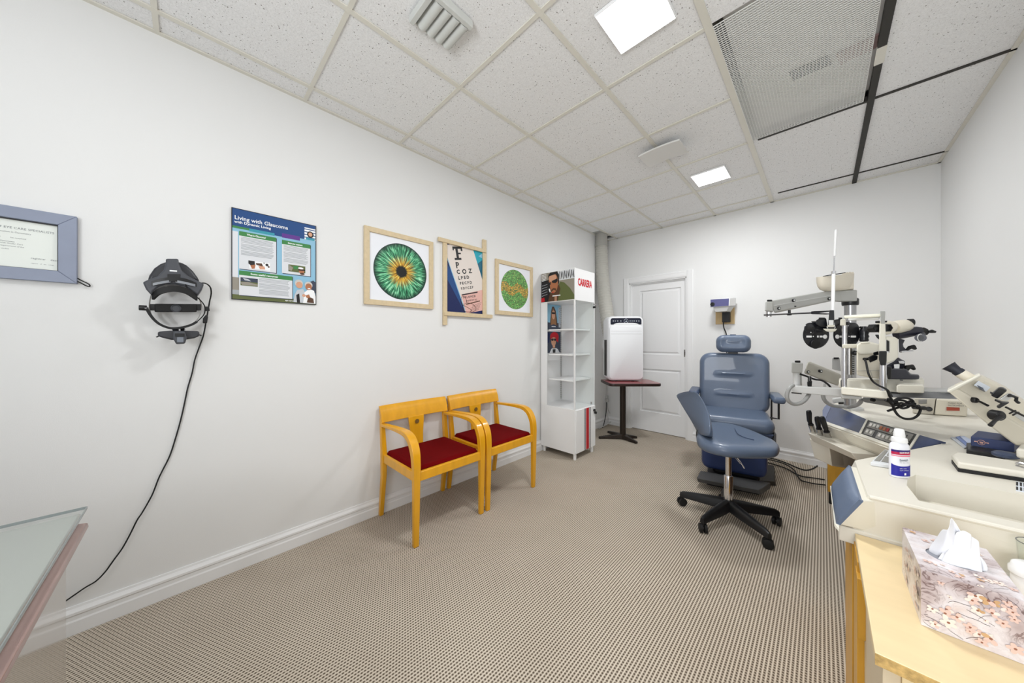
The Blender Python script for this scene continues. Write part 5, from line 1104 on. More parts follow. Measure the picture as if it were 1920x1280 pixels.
vbox('nose_bracket', [(1543, 616), (1570, 616), (1566, 621), (1558, 622.5), (1549, 621)], 1.515, .02, M_cream3, bev=.002); vbox('nose_bracket_leg', [(1551, 609), (1565, 609), (1564, 613), (1552, 613)], 1.515, .01, M_cream3, bev=.001)
MB().cyl(at(1561.5, 582, 1.55), at(1563, 512, 1.55), .0068).build('near_point_rod', M_white, t)
MB().lathe(at(1563, 513, 1.55), [(.009, 0), (.009, .012)], UP, 14).build('rod_joint', M_chrome, t); MB().cyl(at(1563.5, 512, 1.55), at(1565, 470, 1.55), .0028).build('near_point_rod', M_chrome, t); MB().cyl(at(1565, 480, 1.55), at(1567.5, 431, 1.55), .0050).build('near_point_rod', mat('rod_white', S(222, 222, 222), .3), t)
# ------------------------------------------------------------------ slit lamp on its table
tp = at(1700, 742, 1.36)
t = thing('slit_lamp', 'cream slit lamp microscope with chin rest and black controls on a grey tray', 'medical instrument', tp)
vbox('table_board', [(1606, 731), (1700, 733.5), (1785, 736), (1798, 748), (1672, 745), (1600, 741)], [1.50, 1.36, 1.30, 1.27, 1.34, 1.50], .16, mat('tray_grey', S(128, 129, 131), .4), bev=.003)
vbox('table_top', [(1606, 729.5), (1785, 734.5), (1788, 737), (1606, 732.5)], [1.50, 1.29, 1.29, 1.50], .17, M_lgrey, bev=.001)
vbox('base_plate', [(1586, 712), (1733, 711), (1733, 722), (1690, 736), (1586, 728)], [1.46, 1.40, 1.40, 1.36, 1.46], .12, M_cream3, bev=.004)
vbox('rail_end', [(1573, 711), (1588, 711), (1588, 727), (1573, 727)], 1.46, .08, M_cream3, bev=.006); vbox('rail_slot', [(1577, 712), (1581, 712), (1581, 726), (1577, 726)], 1.457, .02, M_black, bev=.002)
vbox('wrist_pad', [(1681, 722), (1688, 720.5), (1728, 721.5), (1733, 724), (1733, 737), (1681, 736)], 1.30, .09, M_cream3, bev=.006)
mb = MB(); mb.tube([at(1588, 728, 1.43), at(1688, 738, 1.32)], .002, 6); mb.build('rail_shadow_gap', M_black, t)
vbox('hole_mark', [(1687, 711.5), (1693, 712), (1693, 713.5), (1687, 713)], 1.395, .01, M_black, bev=0)
vbox('chin_rest_base', [(1577, 725.5), (1665, 733), (1666.5, 748.5), (1577, 739)], [1.43, 1.31, 1.31, 1.43], .045, M_cream3, bev=.004)
vbox('base_underside', [(1577, 739.5), (1616, 743), (1615, 749), (1577, 747)], [1.44, 1.39, 1.39, 1.44], .05, M_grey, bev=.003)
M_rod = mat('polished_rod', S(200, 200, 204), .18, .9)
MB().cyl(at(1583, 736, 1.445), at(1583.5, 598, 1.445), .0088).build('chin_rest_post', M_rod, t); MB().cyl(at(1655.5, 742, 1.33), at(1655.5, 680, 1.33), .0105).build('chin_rest_post', M_rod, t)
vbox('left_bracket', [(1576, 598), (1586, 598), (1586, 610), (1575, 610)], 1.43, .03, M_cream3, bev=.003); vbox('bracket_screw', [(1586, 604), (1591, 603), (1590, 609), (1586, 609)], 1.43, .02, M_black, bev=.002)
vbox('forehead_band', [(1582, 591), (1653, 587.5), (1653, 594), (1582, 597)], [1.42, 1.33, 1.33, 1.42], .018, mat('band_translucent', S(232, 230, 212), .4), bev=.004)
vbox('forehead_band_shade', [(1590, 597), (1650, 594), (1648, 599), (1590, 601)], [1.43, 1.34, 1.34, 1.43], .015, mat('band_pale', S(222, 222, 220), .3), bev=.003)
vbox('right_fork', [(1649, 606), (1660, 606), (1662, 660), (1648, 660)], 1.32, .022, M_cream3, bev=.004); vbox('fork_top', [(1650, 583), (1660, 583), (1659, 607), (1652, 607)], 1.32, .02, M_grey, bev=.002)
vbox('clamp', [(1648, 658), (1663, 658), (1662.5, 676), (1661, 685), (1651, 685), (1648, 674)], 1.31, .035, M_black, bev=.003)
vbox('chin_bar', [(1579, 645), (1616, 644.5), (1616, 652.5), (1579, 653)], 1.42, .04, M_cream3, bev=.004); MB().cyl(at(1592, 653, 1.44), at(1592, 702, 1.44), .010).build('chin_post', M_steel, t); vbox('height_scale', [(1597, 655), (1603, 655), (1603, 702), (1596, 702)], 1.44, .008, M_lgrey, bev=0)
mb = MB()
for y in range(668, 702, 4): q = [at(1599, y, 1.438), at(1602, y, 1.438), at(1602, y+1.6, 1.438), at(1599, y+1.6, 1.438)]; mb.hexa(q, [p+FW*.002 for p in q])
stuff(mb.build('scale_marks', M_black, t))
MB().lathe(at(1600, 661.5, 1.43), [(.008, 0), (.010, .004), (.010, .014), (.006, .018)], -FW, 14).build('height_knob', M_black, t)
# lamp housing and tower
vbox('lamp_tower', [(1606, 657), (1651, 655), (1652, 711), (1634, 709), (1606, 703)], 1.39, .09, M_cream2, bev=.008, seg=3)
vbox('tower_head', [(1606, 646), (1613, 641.5), (1630, 640.5), (1650, 645), (1651, 658), (1640, 664), (1614, 665), (1606, 660)], 1.375, .10, M_cream3, bev=.008, seg=3)
for q in ([(1606, 695), (1650, 693.5), (1650, 694.1), (1606, 695.6)], [(1631, 694), (1632, 694), (1637, 709), (1636, 709)]): vbox('tower_seam', q, 1.388, .004, M_grey, bev=0)
vbox('chin_cup', [(1612, 641), (1628, 640), (1633, 643), (1616, 645)], 1.37, .05, M_cream3, bev=.004)
# yoke and microscope
vbox('microscope_arm', [(1661, 630), (1676, 631), (1684, 635), (1684, 669), (1677, 676), (1662, 682), (1661, 664), (1668, 660), (1668, 640), (1661, 637)], 1.40, .05, M_cream3, bev=.004)
vbox('arm_slot', [(1662, 637), (1667.5, 640), (1667.5, 659), (1662, 658)], 1.395, .03, M_black, bev=.001)
vbox('microscope_head', [(1641, 606), (1650, 602), (1668, 600), (1684, 605), (1684, 617), (1672, 626), (1655, 627.5), (1643, 622)], 1.385, .09, M_cream2, bev=.012, seg=3)
mb = MB(); a, b_ = at(1674, 614, 1.43), at(1701, 609.5, 1.44); mb.tube([a, a+(b_-a)*.3, a+(b_-a)*.8, b_, b_+(b_-a)*.05], [.026, .029, .028, .024, .018], 20); mb.build('binocular_barrel', M_cream2, t, smooth=60)
for x, y, r in ((1643, 615.3, 8.6), (1664.5, 614.5, 8)):
    c = at(x, y, 1.375); MB().lathe(c, [(.0, .002), (r*.6*1.375/F, .002), (r*.8*1.375/F, -.006), (r*1.375/F, -.004), (r*1.375/F, .02)], FW, 6).build('objective_hood', M_black, t, smooth=0)
vbox('sight_bracket', [(1641, 601.5), (1650, 601), (1650, 605.5), (1641, 605.5)], 1.37, .02, M_black, bev=.002); vbox('sight_bracket', [(1658, 601), (1664, 601), (1663, 604), (1658, 604)], 1.37, .02, M_black, bev=.001)
MB().lathe(at(1707, 604.5, 1.43), [(.014, -.01), (.017, -.008), (.017, .008), (.014, .01), (.006, .010), (.005, .006)], (FW*-.5+RT*.85), 18).build('drum_knob', M_black, t)
vbox('lower_prism', [(1640, 627), (1648, 627), (1649, 637), (1644, 633)], 1.39, .05, M_black, bev=.003)
M_nk = mat('eyepiece_black', S(40, 40, 50), .35)
mb = MB(); mb.tube([at(1680, 629, 1.45), at(1700, 624, 1.44), at(1720, 620, 1.43), at(1730, 619, 1.42)], [.018, .022, .020, .014], 16); mb.build('eyepiece_tube', M_nk, t, smooth=60)
c = at(1726, 633, 1.38); rd = radial(1760); mb = MB(); mb.tube([c+rd*.07+UP*.015, c+rd*.01, c], [.013, .015, .017], 20); mb.build('eyepiece', M_nk, t); MB().tube([c-rd*.002+(RT*math.cos(k*PI/12)*.8+UP*math.sin(k*PI/12))*.016 for k in range(24)], .0018, 8, closed=True).build('eyepiece_ring', M_lgrey, t); MB().lathe(c-rd*.003, [(.0, 0), (.010, 0), (.010, .004)], rd, 24).build('lens', M_black, t)
vbox('eyepiece_wing', [(1722, 616), (1732, 613), (1741, 617), (1743, 624), (1737, 629), (1728, 624)], 1.43, .03, M_rubber, bev=.005); MB().tube([at(1740, 622, 1.43), at(1747, 621, 1.43), at(1753, 622, 1.43)], [.005, .008, .005], 10).build('adjuster_tab', M_rubber, t)
vbox('black_column', [(1685, 634), (1697, 637), (1693, 645), (1694, 650), (1701, 657), (1686, 661)], 1.46, .05, M_nk, bev=.003); MB().tube([at(1689, 659.5, 1.45), at(1711, 657.5, 1.45)], .004, 8).build('silver_rod', M_chrome, t)
MB().tube([at(1700, 656, 1.46), at(1706, 651, 1.46), at(1712, 650, 1.46), at(1716, 654, 1.46)], [.005, .008, .010, .006], 12).build('black_lever', M_rubber, t)
vbox('joystick_housing', [(1662, 685), (1676, 678), (1684, 670), (1690, 674), (1697, 677), (1697, 690), (1662, 694)], 1.40, .06, M_nk, bev=.004); MB().lathe(at(1694, 679.5, 1.39), [(.006, 0), (.008, .003), (.008, .02)], FW*.3+RT*-.95, 16).build('chrome_knob', M_chrome, t)
vbox('serial_label', [(1676, 683), (1687, 682), (1686, 693), (1677, 693)], 1.394, .003, M_white, bev=0)
vbox('black_base', [(1662, 691), (1700, 692), (1707, 702), (1724, 703.5), (1724, 711), (1716, 711.5), (1666, 711)], 1.36, .07, M_nk, bev=.005)
vbox('side_shield', [(1661, 687), (1672, 688), (1671, 711), (1664, 711)], 1.34, .03, M_rubber, bev=.003)
MB().tube([at(1697, 697, 1.39), at(1702, 688, 1.39), at(1709, 687, 1.39), at(1714, 692, 1.39)], [.006, .010, .010, .006], 12).build('joystick', M_rubber, t)
# bulb plug and cable
vbox('bulb_plug', [(1627, 670), (1637, 665), (1646, 667), (1645, 674), (1631, 680)], 1.33, .03, M_black, bev=.003); MB().tube([at(1620, 673, 1.34), at(1629, 672.5, 1.34)], .006, 8).build('plug_nose', M_black, t); vbox('bulb_cap', [(1637, 661), (1647, 658), (1648, 665), (1638, 666)], 1.335, .03, M_black, bev=.002)
cable('lamp_cable', [at(1621, 673, 1.34), at(1624, 680, 1.33), at(1626, 690, 1.32), at(1629, 702, 1.31), at(1636, 714, 1.31), at(1645, 721, 1.30), at(1655, 726, 1.29), at(1664, 731, 1.28), at(1672, 743, 1.26)], .0036, M_rubber, t)
rnd = random.Random(5)
for path in ([(1664, 731), (1668, 742), (1674, 752), (1683, 760), (1695, 758), (1706, 752), (1716, 757)], [(1660, 750), (1668, 753), (1680, 750), (1695, 751), (1708, 757), (1722, 762)], [(1665, 747), (1675, 760), (1690, 755), (1704, 760), (1712, 752), (1700, 746), (1684, 747), (1674, 753)],
             [(1673, 755), (1677, 768), (1685, 779), (1698, 785), (1712, 784), (1722, 777), (1726, 766), (1722, 760)], [(1665, 770), (1677, 766), (1690, 762), (1702, 758), (1712, 762)], [(1680, 750), (1688, 764), (1700, 764), (1712, 756), (1720, 764), (1730, 764)]):
    cable('tangled_cable', [at(x, y, 1.24+.02*rnd.random()) for x, y in path], .0042, M_rubber, t)
# ------------------------------------------------------------------ power supply box
q = [at(1756, 748, 1.70), at(1815, 753, 1.66), at(1813, 779, 1.66), at(1752, 776, 1.70)]
t = thing('power_supply', 'low cream power unit with small red label under the grey tray', 'power supply', (at(1780, 777, 1.68).x, at(1780, 777, 1.68).y, ZT))
for p in (q[2], q[3]): p.z = ZT+.002
mb = MB(); bk = radial(1785)*.10; mb.hexa(q, [p+bk for p in q]); mb.build('case', M_cream2, t, bevel=.005)
q2 = [at(1716, 747, 1.74), q[0].copy(), q[3].copy(), at(1712, 772, 1.74)]; q2[3].z = ZT+.002
mb = MB(); mb.hexa([p+FW*.004 for p in q2], [p+bk for p in q2]); mb.build('connector_panel', mat('connector_putty', S(196, 190, 176), .45), t, bevel=.003)
vbox('red_label', [(1775, 763), (1799.5, 764), (1799.5, 770), (1775, 769.5)], [1.683, 1.667, 1.667, 1.683], .003, mat('label_red', S(168, 72, 52), .5), bev=0)
mb = MB()
ux = q[1]-q[0]; ux.z = 0; text_mesh('MADE FOR', .011, at(1777, 756.5, 1.680), ux, UP, .0006, mb); text_mesh('INSTRUMENT USE', .010, at(1777, 760.5, 1.680), ux, UP, .0006, mb); stuff(mb.build('fine_print', P['ink'], t, smooth=0))
vbox('dc_connector', [(1722, 750), (1738, 749), (1738, 757), (1722, 757)], 1.70, .02, M_steel, bev=.002); MB().lathe(at(1742, 767, 1.695), [(.008, 0), (.012, .003), (.012, .016)], radial(1742), 16).build('round_socket', M_black, t); MB().tube([at(1712, 764, 1.66), at(1733, 765, 1.66)], [.007, .011], 10).build('plug', M_black, t)
# ------------------------------------------------------------------ lensmeter
t = thing('lensmeter', 'cream lensmeter with black eyecup tilted towards the chair, on the console', 'medical instrument', at(1850, 860, z=ZT))
def lens_box(name, quad, d0, th, m, bev=.004, par=None, **k): return vbox(name, quad, d0, th, m, par or t, bev, **k)
lens_box('body', [(1776, 733), (1790, 722), (1836, 703), (1885, 727), (1920, 752), (1960, 775), (1960, 834), (1904, 834), (1856, 797), (1815, 763)], [1.10]*10, .085, M_cream2, .010, seg=3)
lens_box('front_plate', [(1776, 733), (1793, 727), (1920, 802), (1960, 826), (1960, 836), (1905, 836), (1856, 799), (1815, 765)], [1.085]*8, .03, M_cream2, .006)
lens_box('face_frame', [(1774, 733), (1836, 702), (1841, 705), (1781, 737)], 1.08, .10, M_cream3, .004)
mb = MB(); a, b_ = at(1834, 719, 1.11), at(1799, 698, 1.135); mb.tube([a, b_+(a-b_)*.35, b_+(a-b_)*.1, b_], [.0175, .0165, .0165, .015], 24); mb.build('eyepiece_tube', M_cream2, t)
a2 = at(1778, 685, 1.155); mb = MB(); mb.tube([b_+(a-b_)*.06, b_+(a2-b_)*.2, b_+(a2-b_)*.28, a2+(b_-a2)*.12, a2], [.0155, .0155, .0135, .0185, .0205], 24); mb.build('eyecup', mat('eyecup_rubber', S(34, 36, 46), .55), t, smooth=50)
M_lst = mat('sticker_white', S(226, 232, 240), .4)
lens_box('sticker', [(1834, 714), (1857, 726), (1849, 734), (1826, 722)], 1.083, .018, M_lst, 0)
mb = MB()
for k in range(4): q = [at(1835+k*1.2-2, 722+k*2.2, 1.0815), at(1846+k*1.2-2, 727.5+k*2.2, 1.0815), at(1846+k*1.2-2, 728.3+k*2.2, 1.0815), at(1835+k*1.2-2, 722.8+k*2.2, 1.0815)]; mb.hexa(q, [p+FW*.001 for p in q])
mb.build('sticker_lines', P['slate'], t, smooth=0)
lens_box('lens_stage', [(1857, 741), (1873, 727), (1880, 727), (1889, 732), (1870, 748)], 1.03, .05, M_black, .004)
lens_box('stage_arm', [(1857, 735), (1865, 739), (1864, 741), (1856, 737)], 1.03, .03, M_black, .001)
lens_box('lens_holder', [(1873, 749), (1890, 738), (1905, 741), (1888, 752)], 1.02, .03, M_lgrey, .003)
lens_box('ink_marker', [(1888, 741), (1896, 739), (1898, 744), (1890, 745)], 1.01, .03, M_black, .002)
MB().tube([at(1893, 740, 1.0), at(1906, 745, 1.0), at(1905, 751, 1.0), at(1910, 755, 1.0)], .004, 8).build('marker_lever', M_black, t)
lens_box('stage_bracket', [(1866, 749), (1880, 754), (1893, 755), (1874, 766), (1868, 763), (1877, 757), (1864, 751)], 1.03, .04, M_black, .002)
MB().lathe(at(1832.5, 750.5, 1.075), [(.0075, 0), (.0095, .003), (.0095, .014)], FW, 16).build('lever_hub', M_black, t); MB().tube([at(1834, 751, 1.065), at(1853, 760.5, 1.055)], [.0030, .0036], 8).build('lens_lever', M_black, t)
MB().lathe(at(1880, 780, 1.02), [(.012, 0), (.016, .004), (.017, .022), (.013, .026)], FW, 24).build('power_knob', M_black, t); MB().tube([at(1876, 781, 1.015), at(1866, 788, 1.01), at(1857, 797, 1.0)], [.008, .0045, .0055], 10).build('crank_lever', M_black, t)
lens_box('scale_window', [(1888, 764), (1920, 782), (1935, 790), (1935, 800), (1905, 782)], 1.04, .02, M_lgrey, .002)
for k in range(2): MB().tube([at(1893+k*6, 775+k*3, 1.03), at(1904+k*6, 769+k*3.5, 1.035)], .0022, 6).build('marking_pin', M_black, t)
MB().tube([at(1886, 763, 1.03), at(1935, 787, 1.02)], .003, 6).build('guide_rail', M_black, t)
# base plate with dark underside
bp = [(1784, 851, .885), (1792, 846, .885), (1920, 866, .885), (1990, 876, .885), (1990, 900, .885), (1920, 884, .885), (1796, 866, .885)]
q = [at(x, y, z=z) for x, y, z in bp]
mb = MB(); lo_ = [p-UP*.020 for p in q]; mb.hexa(lo_, q); mb.build('base_plate', M_cream, t, bevel=.005)
mb = MB(); mb.hexa([V3((p.x, p.y, ZT+.0008)) for p in q], [V3((p.x, p.y, .866)) for p in q]); mb.build('rubber_underside', M_rubber, t)
mb = MB(); mb.hexa([at(1905, 858, z=.885), at(1930, 862, z=.885), at(1940, 850, z=.885), at(1915, 846, z=.885)], [p+UP*.03 for p in (at(1905, 858, z=.885), at(1930, 862, z=.885), at(1940, 850, z=.885), at(1915, 846, z=.885))]); mb.build('base_riser', M_cream, t, bevel=.006)
MB().tube([at(1906, 870, z=.890), at(1912, 868, z=.894), at(1925, 871, z=.894)], .0045, 10).build('chrome_catch', M_chrome, t)
MB().tube([at(1906, 873, z=.886), at(1925, 878, z=.887)], .003, 8).build('chrome_catch', M_chrome, t)
bq = [at(1960, 815, 1.10), at(1990, 815, 1.10), at(1990, 838, 1.10), at(1960, 838, 1.10)]
mb = MB(); mb.hexa([p-FW*.02 for p in bq], [p+FW*.05 for p in bq]); mb.build('support_column', M_cream2, t, bevel=.004)
# little dial label stuck to the console top near the frame edge
q = [at(x, y, z=ZT+.0006) for x, y in ((1905, 902), (1940, 908), (1940, 926), (1905, 920))]
lb = MB().hexa([p-UP*.0006 for p in q], q).build('printed_sticker', M_lst); tag(lb, 'small printed black and white sticker on the console rim at the frame edge', 'sticker')
mb = MB()
for k in range(5):
    u = k/5; a0, a1 = q[0]+(q[1]-q[0])*u, q[0]+(q[1]-q[0])*(u+.12); dn = (q[3]-q[0])
    for (c0, c1) in ((.05, .45), (.55, .9)): mb.poly([a0+dn*c0+UP*.0002, a1+dn*c0+UP*.0002, a1+dn*c1+UP*.0002, a0+dn*c1+UP*.0002])
mb.build('sticker_print', P['ink'], lb, smooth=0, recalc=False)
# ------------------------------------------------------------------ blue case on a tray of leaflets
def zs_(name, pts, z0, z1, m, par, bev=0, k=1.0, lab=None):
    q = [at(x, y, z=z0) for x, y in pts]; mb = MB(); mb.hexa(q, [V3((p.x, p.y, z1)) for p in q]); return mb.build(name, m, par, bevel=bev, label=lab)
t = thing('display_tray', 'black sloping tray under the navy box on the console', 'tray', at(1850, 850, z=ZT))
zs_('tray_base', [(1812, 851), (1880, 862), (1950, 845), (1900, 832), (1812, 838)], ZT+.0008, ZT+.018, M_black, t, .003)
t = thing('navy_case', 'navy blue box with copper emblem on the black tray beside the lensmeter', 'box', at(1850, 845, z=ZT+.02))
f0, f1, f2, f3 = at(1820, 834, 1.155), at(1902, 843, 1.085), at(1902, 829, 1.085), at(1820, 819, 1.155)
f0.z = ZT+.0185; f1.z = ZT+.0185; f2.z = ZT+.053; f3.z = ZT+.053
bk = V3((.03, .075, .012)); mb = MB(); mb.hexa([f0, f1, f2, f3], [p+bk for p in (f0, f1, f2, f3)]); mb.build('box_body', mat('navy_leatherette', S(36, 50, 92), .4, bump=.1, bscale=300), t, bevel=.002)
mb = MB(); ux = (f1-f0).normalized(); uz = UP; o = f0+(f1-f0)*.24+UP*.018-FW*.0015; nn = -FW
M_cop = mat('copper_foil', S(190, 150, 140), .35, .4)
mb.tube([o+ux*.0075*math.cos(k*PI/8)+uz*.0085*math.sin(k*PI/8) for k in range(16)], .0009, 6, closed=True)
for k in (-1, 1): mb.hexa([o+ux*k*.008, o+ux*k*.015-uz*.001, o+ux*k*.014+uz*.003, o+ux*k*.008+uz*.003], [p+nn*.0006 for p in (o+ux*k*.008, o+ux*k*.015-uz*.001, o+ux*k*.014+uz*.003, o+ux*k*.008+uz*.003)])
mb.hexa([o-ux*.003-uz*.004, o+ux*.003-uz*.004, o+ux*.004+uz*.003, o-ux*.004+uz*.003], [p+nn*.0006 for p in (o-ux*.003-uz*.004, o+ux*.003-uz*.004, o+ux*.004+uz*.003, o-ux*.004+uz*.003)])
mb.build('emblem', M_cop, t)
lf = []
for k, (pts, m, lab) in enumerate((([(1782, 821), (1794, 820), (1824, 837), (1808, 841)], P['silver'], 'clear grey folder sticking out furthest from under the navy box'), ([(1792, 820), (1801, 818), (1828, 835), (1814, 838)], flat('leaflet_blue', S(120, 140, 190)), 'pale blue leaflet between the grey folder and the navy box'), ([(1800, 819), (1807, 818), (1832, 831), (1820, 836)], flat('leaflet_white', S(196, 206, 230)), 'white-blue leaflet touching the left end of the navy box'))):
    o = zs_('leaflet', pts, ZT+.001+k*.004, ZT+.004+k*.004, m, None); tag(o, lab, 'leaflet', 'leaflets under the navy box')
c = at(1885, 851, z=ZT+.03)
o = MB().lathe((c.x, c.y, ZT+.019), [(.020, 0), (.026, .004), (.026, .012), (.018, .018), (.0, .020)], UP, 22).build('contact_lens_case', mat('slate_cap', S(60, 70, 92), .4)); tag(o, 'dark slate round case lying in front of the navy box', 'case')
c = at(1889, 854, z=ZT+.02); mb = MB(); mb.tube([c-RT*.02, c-RT*.008, c+RT*.01, c+RT*.022], [.003, .006, .006, .003], 10); o = mb.build('rolled_tissue', mat('pink_tissue', S(238, 196, 196), .8)); tag(o, 'small crumpled pink and white wipe by the lensmeter base', 'wipe')
# ------------------------------------------------------------------ bottle
bc = at(1686, 893, z=ZT); bc.z = ZT+.0005
t = thing('solution_bottle', 'white plastic bottle with red and blue label standing on the console', 'bottle', bc)
dB = (bc-V3((0, 0, H0))).dot(FW); s = dB/F
mb = MB(); rings = []
for h_, a, b_ in ((0, .90, .9), (.003, .98, 1), (.03, 1, 1), (.082, .99, 1), (.094, .93, .95), (.100, .72, .8), (.103, .62, .72)):
    rings.append([bc+RT*(.0245*a*(abs(math.cos(k*PI/16))**.75)*(1 if math.cos(k*PI/16) > 0 else -1))+FW*(.0150*b_*math.sin(k*PI/16))+UP*h_ for k in range(32)])
bo = MB().loft(rings).build('bottle_body', mat('bottle_white', S(240, 241, 248), .3, coat=.2), t, smooth=50)
MB().lathe(bc+UP*.1025, [(.0165, 0), (.0168, .004), (.0155, .012), (.0115, .015), (.0120, .018), (.0100, .036), (.0085, .038), (.0, .038)], UP, 24).build('nozzle_cap', mat('cap_white', S(240, 240, 240), .35), t, smooth=40)
def blabel(name, m, z0, z1, a0, a1, curve=0):
    mb = MB(); n = 14
    def pt(u, z):
        a = a0+(a1-a0)*u; ca, sa = math.cos(a), math.sin(a); return bc+RT*(.0250*(abs(ca)**.75)*(1 if ca > 0 else -1))+FW*(.0155*sa)+UP*z
    for i in range(n):
        u0, u1 = i/n, (i+1)/n; zz0 = z1-curve*(4*u0*(1-u0)); zz1 = z1-curve*(4*u1*(1-u1)); mb.poly([pt(u0, z0), pt(u1, z0), pt(u1, zz1), pt(u0, zz0)])
    return mb.build(name, m, bo, smooth=60, recalc=False)
L0, L1 = PI+.05, 2*PI-.62
blabel('blue_label', flat('label_blue', S(34, 34, 150)), .006, .040, L0, L1, .005); blabel('dark_band', flat('label_violet', S(48, 20, 110)), .076, .082, L0, L1); blabel('red_band', flat('label_crimson', S(186, 20, 70)), .068, .076, L0, L1); blabel('pink_band', flat('label_pink', S(236, 130, 150)), .063, .066, L0, L1)
mb = MB(); fp = bc-FW*.0158-RT*.019
text_mesh('SALINE SOLN', .0062, fp+UP*.0735-FW*.0006, RT, UP, .0002, mb, bold=.0002, fitw=.027); text_mesh('saline care', .0048, fp+UP*.028-FW*.0006, RT, UP, .0002, mb, fitw=.020); text_mesh('sterile solution', .0040, fp+UP*.0225-FW*.0006, RT, UP, .0002, mb, fitw=.026)
mb.hexa([fp+RT*.014+UP*.010-FW*.0006, fp+RT*.019+UP*.010-FW*.0006, fp+RT*.019+UP*.016-FW*.0006, fp+RT*.014+UP*.016-FW*.0006], [fp+RT*.014+UP*.010-FW*.0009, fp+RT*.019+UP*.010-FW*.0009, fp+RT*.019+UP*.016-FW*.0009, fp+RT*.014+UP*.016-FW*.0009]); mb.build('white_lettering', P['white'], bo, smooth=0)
mb = MB(); text_mesh('Eyewash', .0105, fp+UP*.0505-FW*.0006, RT, UP, .0002, mb, bold=.0001, fitw=.024); text_mesh('rinses  cleans  stores', .0036, fp+UP*.0455-FW*.0006, RT, UP, .0002, mb, fitw=.027); mb.build('dark_lettering', flat('label_grey', S(90, 100, 110)), bo, smooth=0)
# white stand-up card holder left of the bottle
q = [at(x, y, z=ZT+.012) for x, y in ((1632, 866), (1659, 845), (1678, 850), (1672, 872))]
t = thing('desk_calculator', 'flat white and silver keypad unit lying on the console left of the bottle', 'keypad', (q[0].x, q[0].y, ZT))
mb = MB(); mb.hexa([V3((p.x, p.y, ZT+.0005)) for p in q], [q[0], q[1]+UP*.006, q[2]+UP*.006, q[3]]); mb.build('case', mat('silver_case', S(222, 224, 226), .3), t, bevel=.002)
for (u0, u1, v0, v1) in ((.10, .38, .12, .92), (.46, .95, .12, .50), (.52, .95, .58, .92)):
    def qq(u, v): a = q[0]*(1-u)+q[3]*u; b_ = (q[1]+UP*.006)*(1-u)+(q[2]+UP*.006)*u; return a*(1-v)+b_*v
    c4 = [qq(u0, v0), qq(u1, v0), qq(u1, v1), qq(u0, v1)]; MB().hexa([p+UP*.0002 for p in c4], [p+UP*.0022 for p in c4]).build('key_area', M_kg, t, bevel=.0005)
# ------------------------------------------------------------------ wooden side desk in the foreground
t = thing('wooden_desk', 'pale wood desk with worn chipboard edge in the right foreground', 'desk', (.38, 1.0, 0))
ym, yn = 1.243, .792
MB().box(.062, RX-.002, yn, ym, .726, .745).build('desktop', M_wood_l, t, bevel=.0015)
mb = MB(); mb.box(.062, RX-.002, yn-.0018, yn, .7265, .7445); mb.build('chipboard_edge', mat('raw_chipboard', S(206, 170, 106), .8, bump=.6, bscale=300, var=.35, vscale=90), t)
MB().box(.072, .092, yn+.02, ym, .0, .726).build('front_panel', mat('beige_laminate', S(214, 196, 166), .45), t, bevel=.001)
MB().box(.060, .073, 1.13, ym-.002, .0, .724).build('yellow_stile', M_wood_c, t, bevel=.001)
MB().box(.0585, .0725, 1.10, 1.16, .56, .70).build('drawer_end', M_wood_c, t, bevel=.001)
MB().box(.092, .112, yn+.015, yn+.035, 0, .726).build('near_stile', M_wood_l, t, bevel=.001); MB().box(RX-.03, RX-.003, yn+.02, ym, 0, .726).build('side_panel', M_wood_l, t)
MB().box(.112, RX-.03, yn+.30, yn+.315, 0, .726).build('dark_back', M_rubber, t)
# ------------------------------------------------------------------ tissue box
bz = .7455
n0, nb = V3((.1275, .927, bz)), V3((.1265, 1.107, bz))
ey = (nb-n0); wd = ey.length; ey.normalize(); ex = (V3((ey.y, -ey.x, 0))); ex = ex if ex.x > 0 else -ex
Lb, Hb = .106, .100
t = thing('tissue_box', 'floral printed tissue box with a white tissue pulled up, on the wooden desk', 'tissue box', n0+ex*Lb/2+ey*wd/2)
def TB(u, v, h): return n0+ex*u+ey*v+UP*h
def flowermat():
    m = mat('blossom_print', S(214, 200, 198), .35, coat=.3); b = NB(m); bs = m.node_tree.nodes['Principled BSDF']
    g = b.node('ShaderNodeNewGeometry'); Pn = g.outputs['Position']
    n1 = b.node('ShaderNodeTexNoise'); n1.inputs['Scale'].default_value = 14; n1.inputs['Detail'].default_value = 4; b.link(Pn, n1.inputs['Vector'])
    n2 = b.node('ShaderNodeTexNoise'); n2.inputs['Scale'].default_value = 45; n2.inputs['Detail'].default_value = 8; n2.inputs['Distortion'].default_value = 1.2; b.link(Pn, n2.inputs['Vector'])
    base = b.ramp(n1.outputs[0], [(.32, S(164, 144, 142)), (.45, S(202, 188, 188)), (.58, S(230, 224, 226)), (.7, S(216, 198, 190))])
    tw = b.ramp(n2.outputs[0], [(.44, (0, 0, 0, 1)), (.475, (.8, .8, .8, 1)), (.485, (.8, .8, .8, 1)), (.51, (0, 0, 0, 1))])
    msk = b.ramp(n1.outputs[0], [(.40, (1, 1, 1, 1)), (.52, (.12, .12, .12, 1))])
    mm = b.m('MULTIPLY', tw, msk); c = b.mix(mm, base, S(96, 66, 62))
    b.link(c, bs.inputs['Base Color']); return m
M_fl = flowermat()
mb = MB(); ho = []
c8 = [TB(0, 0, 0), TB(Lb, 0, 0), TB(Lb, wd, 0), TB(0, wd, 0)]; t8 = [TB(0, 0, Hb), TB(Lb, 0, Hb), TB(Lb, wd, Hb), TB(0, wd, Hb)]
ids = [mb.addv(p) for p in c8]; idt = [mb.addv(p) for p in t8]; mb.face(ids[::-1])
